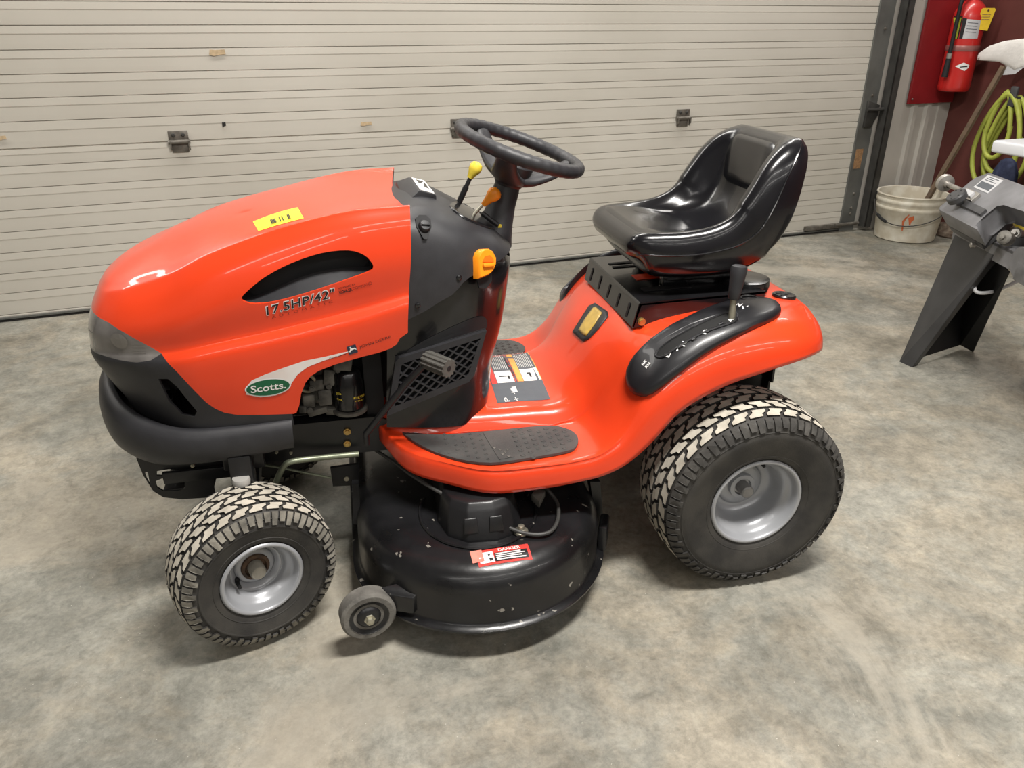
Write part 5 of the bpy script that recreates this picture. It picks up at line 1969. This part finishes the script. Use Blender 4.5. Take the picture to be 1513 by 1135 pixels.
# maker decal
hood_text('Distributed by', (487, 531), (512, 524), 'ink', .0010, .0045, 'maker_print')
hood_text('JOHN DEERE', (532, 516), (578, 500), 'ink', .0010, .0085, 'maker_print', bold=-.005)
a, na = hit(hb, 516, 524); b, nb2 = hit(hb, 529, 520)
L_ = (b - a).length
lg = stick('maker_logo', grid2(L_, .021, 3, 3), a, b - a, (na + nb2).normalized(), hb, .0010, mat('logo_dark', (.02, .03, .055), .4, var=.1), hood)
deer = ([(.15, .25), (.35, .45), (.75, .50), (.9, .35), (.95, .42), (.8, .65), (.45, .68), (.4, .9), (.3, .88), (.3, .62), (.1, .4)], [tuple(range(11))])
stick('logo_figure', ([(x * L_, y * .021) for x, y in deer[0]], deer[1]), a, b - a, (na + nb2).normalized(), hb, .0017, 'white', lg)
# yellow inventory sticker with bars
q = [hit(hb, *p) for p in ((374, 328), (440, 307), (449, 323), (382, 342))]
nr = sum((n for _, n in q), Vector()).normalized()
qv = [p for p, _ in q]


def ypatch(name, s0, s1, t0, t1, m, off, parent, nx=8):
    v, f = grid2(1, 1, nx, 3)
    vs = []
    for s_, t_ in v:
        S_, T_ = s0 + (s1 - s0) * s_, t0 + (t1 - t0) * t_
        p = (qv[3] * (1 - S_) + qv[2] * S_) * (1 - T_) + (qv[0] * (1 - S_) + qv[1] * S_) * T_
        h_ = hb.ray_cast(p + nr * .05, -nr, .2)[0]
        vs.append((h_ if h_ else p) + nr * off)
    return pydata(name, vs, f, m, parent, smooth=False)


ys_ = ypatch('inventory_sticker', 0, 1, 0, 1, 'paperyellow', .0009, hood)
for s_ in (.33, .36, .39, .42, .52, .58, .70, .73):
    ypatch('bar_print', s_, s_ + .02, .15, .55, 'ink', .0030, ys_, 2)
# ------------------------------------------------------------------ things in the corner right of the door
M['extred'] = mat('extinguisher_red', (0.52, 0.018, 0.015), 0.35, coat=.4, var=.06, vscale=10)
M['tagyellow'] = mat('yellow_tag', (0.80, 0.55, 0.03), .6, var=.06, vscale=30)
M['limelabel'] = mat('lime_label', (0.50, 0.55, 0.05), .5, var=.05, vscale=30)
M['pale'] = mat('grey_white_label', (0.50, 0.50, 0.51), .5, var=.05, vscale=30)
M['bucket'] = mat('stained_bucket', (0.66, 0.63, 0.54), .55, col2=(0.50, 0.45, 0.35), vscale=14, detail=8)
M['wood'] = mat('grey_wood', (0.155, 0.105, 0.065), .75, col2=(0.10, 0.068, 0.045), vscale=18)
M['cloth'] = mat('white_rag', (0.72, 0.70, 0.67), .9, var=.06, vscale=20, bump=.4, bscale=80)
M['ragorange'] = mat('orange_scrawl', (0.45, 0.10, 0.03), .6, var=.1)
M['hose'] = mat('lime_hose', (0.42, 0.47, 0.075), .5, col2=(0.33, 0.37, 0.06), vscale=20)
M['tablewhite'] = mat('white_plastic_table', (0.78, 0.80, 0.84), .4, var=.02)
M['navy'] = mat('navy_cloth', (0.012, 0.018, 0.05), .8, col2=(0.03, 0.04, 0.09), vscale=30)
M['sawgrey'] = mat('saw_casting', (0.21, 0.21, 0.22), .5, metal=.2, col2=(0.14, 0.14, 0.145), vscale=9, detail=7, bump=.1, bscale=120)
M['sawdark'] = mat('saw_dark', (0.05, 0.05, 0.052), .5, var=.2, vscale=20)
M['legsteel'] = mat('grey_black_leg', (0.050, 0.050, 0.052), .45, metal=.2, col2=(0.035, 0.035, 0.037), vscale=8, detail=8)
M['bare'] = mat('bare_steel', (0.42, 0.40, 0.37), .35, metal=.7, var=.15, vscale=20)

# red board on the siding
bm = bmesh.new()
b_prism(bm, [D(5.535, -.0185, .838), D(5.928, -.0185, .838), D(5.928, -.0185, 1.75), D(5.535, -.0185, 1.75)], EN * -.018, .002)
board = tag(bobj('mounting_board', bm, 'boardred', smooth=False), 'dark red painted board on the white siding, behind the fire extinguisher', 'board')
for u, z in ((5.56, .868), (5.56, 1.72), (5.90, 1.72)):
    bm = bmesh.new()
    b_lathe(bm, [(0, .007), (.003, .006), (.004, 0)], D(u, -.038, z), -EN, 10)
    bobj('screw', bm, 'bare', board)

# fire extinguisher
ec = D(5.785, -.142, .922)
ext = empty('fire_extinguisher', ec, 'red fire extinguisher with yellow inspection tag, hung on the red board', 'fire extinguisher')
bm = bmesh.new()
b_lathe(bm, [(0, 0), (0, .086), (.008, .094), (.030, .097), (.44, .097), (.475, .092), (.51, .074), (.535, .048), (.545, .030), (.56, .026), (.56, 0)], ec, (0, 0, 1), 36)
cy_bm = bm.copy()
cyl = bobj('cylinder', bm, 'extred', ext, sharp=50)
ebv = bvh_of(cy_bm)
bm = bmesh.new()
b_lathe(bm, [(0, .026), (.012, .028), (.022, .024), (.05, .02), (.05, 0)], ec + Vector((0, 0, .555)), (0, 0, 1), 20)
b_box(bm, ec + Vector((0, 0, .605)) - EN * .02, (.022, .10, .018), Matrix((E1, EN, Vector((0, 0, 1)))).transposed(), .004)
b_box(bm, ec + Vector((0, 0, .640)) - EN * .03, (.022, .12, .010), Matrix((E1, EN, Vector((0, 0, 1)))).transposed(), .004)
bobj('valve_head', bm, 'flatblack', ext)
bm = bmesh.new()
b_lathe(bm, [(.245, .0985), (.252, .1005), (.272, .1005), (.279, .0985)], ec, (0, 0, 1), 36)
bobj('retaining_strap', bm, mat('strap', (.30, .12, .11), .4, metal=.3, var=.1), ext)
px_patch('instruction_label', [(1409, 26), (1421, 26), (1414, 57), (1410.5, 57)], ebv, .0012, 'limelabel', ext, mv=1)
px_patch('instruction_label', [(1410, 24), (1423, 24), (1416, 57), (1411, 57)], ebv, .0008, 'ink', ext, mv=1)
px_patch('service_label', [(1429, 28), (1449, 30), (1444, 57), (1422, 57)], ebv, .0012, 'pale', ext, mv=1)
px_patch('label_band', [(1423, 26), (1429, 27), (1422, 57), (1417, 57)], ebv, .0014, 'ink', ext, mv=1)
for k in range(4):
    px_patch('label_text', [(1430 - k * 1.1, 33 + k * 4.5), (1445 - k * 1.1, 34 + k * 4.5), (1445 - k * 1.1, 35 + k * 4.5), (1430 - k * 1.1, 34 + k * 4.5)], ebv, .0018, 'decgrey', ext, rings=2, mv=1)
px_patch('diamond_logo', [(1411, 98), (1424, 92.5), (1432, 96), (1431, 100), (1425, 105)], ebv, .0012, 'white', ext, mv=1)
px_patch('logo_print', [(1418, 98.6), (1429, 97), (1429, 99), (1418, 100)], ebv, .0018, 'ink', ext, rings=2, mv=1)
# hose down the left side
hp = spline([ec + Vector((0, 0, .59)), ec - E1 * .11 + Vector((0, 0, .56)) - EN * .02, ec - E1 * .122 + Vector((0, 0, .42)) - EN * .02, ec - E1 * .122 + Vector((0, 0, .22)) - EN * .02], 5)
bm = bmesh.new()
b_tube(bm, hp, .012, 10)
bobj('discharge_hose', bm, 'flatblack', ext)
bm = bmesh.new()
b_tube(bm, [hp[-1] + Vector((0, 0, .02)), hp[-1] - Vector((0, 0, .02)), hp[-1] - Vector((0, 0, .03)), hp[-1] - Vector((0, 0, .13))], [.014, .014, .016, .020], 12)
bobj('discharge_horn', bm, 'flatblack', ext)
bm = bmesh.new()
b_tube(bm, [hp[-1] + Vector((0, 0, .012)), hp[-1] - Vector((0, 0, .018))], .0165, 12)
bobj('hose_ferrule', bm, 'bare', ext)
# yellow tag
tv = ray(1440, 18).normalized()
tq = ec + Vector((0, 0, .44)) - EN * .105 + E1 * .015
tx = C_R; ty = Vector((.05, 0, 1)).normalized()
bm = bmesh.new()
b_prism(bm, [tq + tx * x + ty * y for x, y in ((-.045, -.065), (.035, -.075), (.05, .045), (.042, .055), (-.030, .055), (-.038, .047))], C_H * .0015)
tg = bobj('inspection_tag', bm, 'tagyellow', ext, smooth=False)
bm = bmesh.new()
b_lathe(bm, [(0, .006), (.002, .006), (.002, 0)], tq + ty * .042 + tx * .006, -C_H, 12)
bobj('tag_eyelet', bm, 'rust', tg)
for k in range(3):
    bm = bmesh.new()
    b_prism(bm, [tq + tx * x + ty * (y - .014 * k) - C_H * .0004 for x, y in ((-.026, .018), (.028, .018), (.028, .021), (-.026, .021))], C_H * -.0006)
    bobj('tag_text', bm, 'label', tg, smooth=False)

# bucket in the corner
bc_ = Vector((4.025, 2.63, 0))
bk = empty('bucket', bc_, 'stained off-white plastic bucket with wire handle and orange scrawl, in the corner', 'bucket')
bm = bmesh.new()
b_lathe(bm, [(0, 0), (0, .180), (.006, .190), (.20, .208), (.205, .214), (.222, .215), (.226, .211), (.245, .213), (.25, .219), (.268, .220), (.275, .214), (.292, .217), (.298, .224), (.306, .222), (.304, .212), (.20, .200), (.02, .180), (.02, 0)], bc_, (0, 0, 1), 44)
bbm = bm.copy()
bobj('bucket_body', bm, 'bucket', bk, sharp=50)
bbv = bvh_of(bbm)
vd = (CAM_POS - bc_); vd.z = 0; vd.normalize()
sdv = Vector((0, 0, 1)).cross(vd)
hnd = []
for k in range(17):
    t = math.pi * k / 16
    rad = .225
    hnd.append(bc_ + sdv * (-rad * math.cos(t)) + vd * (rad * math.sin(t) * 1.0) + Vector((0, 0, .235 - .115 * math.sin(t) * (1 - .25 * math.cos(t)) - .05 * math.cos(t) * math.sin(t))))
bm = bmesh.new()
b_tube(bm, hnd, .0035, 6)
bh = bobj('wire_handle', bm, 'darksteel', bk)
bm = bmesh.new()
b_tube(bm, hnd[3:6], .010, 8)
bobj('handle_grip', bm, 'flatblack', bh)
for pts in ([(1333, 327), (1337, 322), (1340, 320), (1340, 322), (1335, 329), (1334, 341), (1332, 341)], [(1342, 322), (1350, 319), (1351, 324), (1346, 329), (1345, 333), (1343, 333)], [(1336, 323), (1343, 317), (1344, 318), (1338, 325)]):
    px_patch('orange_scrawl', pts, bbv, .0012, 'ragorange', bk, rings=2, mv=1)
# stick leaning out of it, with a rag over its end
s0 = bc_ + Vector((.06, .03, .03))
stip = D(5.80, -.46, 1.09)
s_dir = (stip - s0)
bm = bmesh.new()
pts = [s0, s0 + s_dir * .5, s0 + s_dir]
x, y, a_ = basis(s_dir)
b_loft(bm, [[p + x * (.017 * sx) + y * (.010 * sy) for sx, sy in ((-1, -1), (1, -1), (1, 1), (-1, 1))] for p in pts])
stk = tag(bobj('wooden_stick', bm, 'wood', smooth=False), 'long grey wooden stick leaning out of the bucket against the maroon wall', 'stick')
# squeegee blade and rag at the top
RX, RY = (-EN * .95 + E1 * .08) * 1.5, Vector((0, 0, 1))
rc = stip + s_dir.normalized() * .02 - EN * .03 + Vector((0, 0, .03))
bm = bmesh.new()
prof = [(-.150, .0, .018), (-.11, .045, .03), (-.05, .075, .036), (.02, .09, .038), (.10, .10, .036), (.20, .115, .03), (.26, .12, .012)]
loops = []
for a, h, d in prof:
    c = rc + RX * a + RY * (h * .45)
    loops.append([c + C_H * (d * math.cos(q)) + RY * ((.022 + h * .50) * math.sin(q) - (.05 * math.exp(-((a - .03) / .03) ** 2) if math.sin(q) < -.3 else 0)) for q in [2 * math.pi * z / 16 for z in range(16)]])
b_loft(bm, loops)
tag(bobj('rag', bm, 'cloth', sharp=80), 'white rag draped over the top of the leaning stick', 'rag')
bm = bmesh.new()
b_prism(bm, [rc + RX * x_ + RY * y_ - C_H * .012 for x_, y_ in ((-.02, -.10), (.03, -.09), (.075, -.03), (.06, .02), (.0, .02))], C_H * .024)
bobj('scraper_blade', bm, 'pale', stk, smooth=False)

# lime hose hung in loops on the side wall
hk = empty('garden_hose', D(5.93, -.58, .45), 'lime green hose coiled in hanging loops on the maroon wall', 'hose')
hook = D(5.90, -.57, .86)
for k, (w0, w1, dz, off) in enumerate(((.17, .30, .62, .00), (.14, .26, .54, .03), (.11, .20, .47, .055), (.19, .24, .58, .08), (.09, .14, .40, .075))):
    lp_ = []
    for j in range(40):
        t = 2 * math.pi * j / 40
        sx = math.sin(t); cz_ = math.cos(t)
        wv = w0 + (w1 - w0) * (1 - cz_) / 2
        lp_.append(hook - E1 * (off + .01) + EN * (wv * .72 * sx + (.02 * k - .03)) + Vector((0, 0, .045 + .02 * k * .5 - dz * (1 - cz_) / 2 - .05 * abs(sx) * (cz_ > 0))))
    bm = bmesh.new()
    b_tube(bm, lp_, .0145, 10, closed=True)
    bobj('hose_loop', bm, 'hose', hk, sharp=80)
bm = bmesh.new()
b_box(bm, hook + E1 * -.02 + Vector((0, 0, .03)), (.12, .05, .06), Matrix((E1, EN, Vector((0, 0, 1)))).transposed(), .01)
b_box(bm, hook + E1 * -.09 + Vector((0, 0, .06)), (.02, .05, .12), Matrix((E1, EN, Vector((0, 0, 1)))).transposed(), .008)
tag(bobj('hose_hook', bm, 'sawdark'), 'dark grimy hook on the maroon wall holding the green hose', 'hook')
# navy cloth bag hanging below the loops
bm = bmesh.new()
bc2 = D(5.70, -.74, .30)
loops = []
for h, a, b in ((0, .02, .03), (.03, .03, .07), (.12, .035, .09), (.20, .03, .08), (.26, .02, .05), (.28, .01, .02)):
    loops.append([bc2 + Vector((0, 0, h)) + E1 * (a * math.cos(q)) + EN * (b * math.sin(q) * (1 + .1 * math.sin(5 * q))) for q in [2 * math.pi * z / 20 for z in range(20)]])
b_loft(bm, loops)
tag(bobj('cloth_bag', bm, 'navy', sharp=80), 'crumpled navy cloth bag hanging below the green hose', 'bag')

# white plastic table whose corner shows at the right edge
tc_ = Vector((3.885, 1.925, .74))
tdx, tdy = E1, -EN
tab = empty('folding_table', tc_ + tdx * .5 + tdy * .35 - Vector((0, 0, .74)), 'white plastic folding table, only its corner in view above the saw', 'table')
rot = Matrix((tdx, tdy, Vector((0, 0, 1)))).transposed()
if rot.determinant() < 0:
    rot = Matrix((tdx, -tdy, Vector((0, 0, 1)))).transposed()
bm = bmesh.new()
b_box(bm, tc_ + tdx * .31 + tdy * .50 - Vector((0, 0, .034)), (.62, 1.0, .066), rot, .014, 3)
bobj('table_top', bm, 'tablewhite', tab)
for a, b in ((.20, .30), (.57, .10), (.20, .90), (.57, .90)):
    bm = bmesh.new()
    p = tc_ + tdx * a + tdy * b
    b_tube(bm, [Vector((p.x, p.y, 0)), Vector((p.x, p.y, .70))], .014, 10)
    bobj('leg', bm, 'steelgrey', tab)

# rusty weight behind the bucket
wp = at(1400, 350, 'z', 0)
bm = bmesh.new()
b_lathe(bm, [(0, 0), (0, .10), (.012, .112), (.035, .112), (.04, .095), (.075, .085), (.082, .06), (.082, 0)], wp + Vector((.05, .03, 0)), (0, 0, 1), 28)
tag(bobj('iron_base', bm, mat('rusty_white', (.25, .20, .15), .8, col2=(.08, .05, .035), vscale=25)), 'rusty pale iron base on the floor right of the bucket', 'weight')

# ---- horizontal band saw on its sheet-metal stand
LX = Vector((-.28, -.96, 0)).normalized()        # along the saw, towards the viewer's right
WX = Vector((.96, -.28, 0)).normalized()         # across it, away from the mower
saw = empty('band_saw', (2.80, .55, 0), 'grey metal-cutting band saw on a black sheet-metal stand, cut off by the right edge', 'saw')


def SP(l, w, z):
    return Vector((2.70, .86, 0)) + LX * l + WX * w + Vector((0, 0, z))


# legs: tapered folded sheets leaning together
def sheet(name, pts, m, t=.004):
    bm = bmesh.new()
    bm.faces.new([bm.verts.new(p) for p in pts])
    o = bobj(name, bm, m, saw, smooth=False, recalc=False)
    thicken(o, t)
    return o


l0, l1 = Vector((2.600, .745, 0)), Vector((2.612, .680, 0))
t0, t1 = at(1411, 347, 'z', .545), at(1468, 377, 'z', .545)
sheet('leg', [l0, l1, t1, t0], 'legsteel')
fl0, fl1 = l1 + Vector((.035, .012, 0)), t1 + Vector((.05, .015, 0))
sheet('leg_flange', [l1, fl0, fl1, t1], 'legsteel')
m0, m1 = at(1419, 510, 'z', .02), at(1437, 520, 'z', 0)
tt0, tt1 = t0 + Vector((.09, .02, 0)), at(1491, 402, 'z', .50)
sheet('leg', [m0, m1, tt1, tt0], 'flatblack')
sheet('stand_web', [fl0 + Vector((.01, .01, .03)), m0, tt0, fl1 + Vector((0, 0, -.01))], 'flatblack')
for l in (1.15,):
    for w, w2 in ((-.02, .06), (.40, .16)):
        sheet('leg', [SP(l + .05, w, 0), SP(l + .11, w, 0), SP(l + .22, w2, .56), SP(l - .06, w2, .56)], 'legsteel')
# tray / bed
bm = bmesh.new()
c = (t0 + t1) / 2
bx = (t1 - t0).normalized()
b_prism(bm, [t0 - bx * .02 + Vector((0, 0, -.02)), t0 - bx * .02 + Vector((0, 0, .045)), t1 + bx * .75 + Vector((0, 0, .045)), t1 + bx * .75 + Vector((0, 0, -.02))], WX * .012)
b_prism(bm, [t0 - bx * .02 + Vector((0, 0, .035)), t1 + bx * .75 + Vector((0, 0, .035)), t1 + bx * .75 + WX * .20 + Vector((0, 0, .035)), t0 - bx * .02 + WX * .20 + Vector((0, 0, .035))], (0, 0, .012))
bobj('saw_bed', bm, 'sawgrey', saw, smooth=False)
for px, py in ((1436, 362), (1437, 340)):
    bm = bmesh.new()
    q = at(px, py, 'z', .57)
    b_lathe(bm, [(-.01, .010), (.004, .010), (.007, .006), (.007, 0)], q, -WX, 10)
    bobj('bed_bolt', bm, 'bare', saw)
# head casting, tilted towards the viewer
hA = at(1383, 308, 'z', .655); hB = at(1453, 250, 'z', .80)
hC = at(1480, 385, 'z', .60) ; hL = LX
wv_ = (hB - hA); wv_.normalize()
nh = wv_.cross(LX).normalized()
if nh.z < 0:
    nh = -nh
Wd = (hB - hA).length
hrot = Matrix((LX, LX.cross(nh) * -1, nh)).transposed()


def HP(l, w, n=0.0):
    return hA + LX * l + wv_ * (w * Wd) + nh * n


bm = bmesh.new()
outl = [(0.0, .03), (.0, .80), (.05, 1.0), (.85, 1.0), (.85, .62), (.34, .60), (.30, .50), (.30, .20), (.36, .0), (.03, .0)]
b_prism(bm, [HP(l, w) for l, w in outl], nh * -.085, .012)
bobj('saw_head', bm, 'sawgrey', saw)
bm = bmesh.new()
b_prism(bm, [HP(l, w, -.088) for l, w in ((.02, .02), (.30, .02), (.30, .6), (.02, .9))], nh * -.03, .004)
bobj('blade_guard', bm, 'sawdark', saw)


def hpanel(name, l0, l1, w0, w1, m, h, parent=saw, bev=0.0008):
    bm = bmesh.new()
    b_prism(bm, [HP(l0, w0, -.001), HP(l1, w0, -.001), HP(l1, w1, -.001), HP(l0, w1, -.001)], nh * (h + .001), bev)
    return bobj(name, bm, m, parent, smooth=False)


pl2 = hpanel('rating_plate', .07, .19, .62, .93, 'pale', .002)
hpanel('plate_window', .08, .18, .66, .78, 'decgrey', .0032, pl2, 0)
for k in range(3):
    hpanel('plate_text', .09, .17 - .02 * (k % 2), .82 + k * .035, .832 + k * .035, 'decgrey', .0030, pl2, 0)
tb_ = hpanel('tension_slide', .06, .17, .36, .54, 'bare', .012)
hpanel('slide_block', .08, .15, .40, .50, 'pale', .022, tb_)
hpanel('slide_rail', .02, .30, .22, .34, 'sawdark', .012)
bm = bmesh.new()
b_lathe(bm, [(.01, .014), (.03, .014), (.032, .036), (.052, .038), (.058, .034), (.058, 0)], HP(.13, .24), nh, 24)
kb = bobj('tension_knob', bm, 'sawdark', saw)
for k in range(5):
    t = 2 * math.pi * k / 5
    bm = bmesh.new()
    b_lathe(bm, [(0, .004), (.001, .004), (.001, 0)], HP(.13, .24) + nh * .058 + (LX * math.cos(t) + wv_ * math.sin(t)) * .025, nh, 8)
    bobj('knob_hole', bm, 'flatblack', kb)
# round tension wheel off the end of the head
kc = at(1399, 272, 'z', .735)
bm = bmesh.new()
b_lathe(bm, [(-.02, .012), (.0, .014), (.004, .034), (.022, .036), (.030, .028), (.030, .012), (.036, .010), (.036, 0)], kc, (-LX + nh * .15), 24)
b_tube(bm, [kc, kc + LX * .12], .010, 10)
bobj('tension_wheel', bm, 'bare', saw)
# blade guides and yellow guard by the throat
for (px, py, r_, m) in ((1483, 332, .034, 'bare'), (1493, 330, .016, 'bare'), (1503, 346, .022, 'bare'), (1486, 352, .026, 'engine')):
    bm = bmesh.new()
    q = at(px, py, 'z', .63)
    b_lathe(bm, [(-.02, r_), (.015, r_), (.02, r_ * .7), (.02, r_ * .3), (.03, r_ * .3), (.03, 0)], q, (-.9, -.3, .35), 12)
    bobj('blade_guide', bm, m, saw)
bm = bmesh.new()
b_box(bm, at(1510, 325, 'z', .64), (.07, .10, .09), hrot, .006)
bobj('yellow_guard', bm, 'yellow', saw)
bm = bmesh.new()
b_box(bm, at(1478, 352, 'z', .60) + WX * .05, (.16, .10, .05), Matrix((LX, WX, Vector((0, 0, 1)))).transposed(), .006)
bobj('guide_arm', bm, 'sawdark', saw)
# vise plate and cord
bm = bmesh.new()
q = at(1508, 388, 'z', .575)
b_lathe(bm, [(-.006, .055), (.006, .055), (.006, 0)], q, -WX, 24, capa=True)
b_box(bm, q + LX * .12 + Vector((0, 0, -.03)), (.26, .012, .07), Matrix((LX, WX, Vector((0, 0, 1)))).transposed(), .002)
bobj('vise_plate', bm, 'sawgrey', saw)
bm = bmesh.new()
b_tube(bm, spline([at(1452, 404, 'z', .42), at(1441, 420, 'z', .40), at(1444, 432, 'z', .38), at(1470, 430, 'z', .38), at(1515, 411, 'z', .42), at(1560, 398, 'z', .46)], 6), .007, 8)
bobj('power_cord', bm, 'pale', saw)
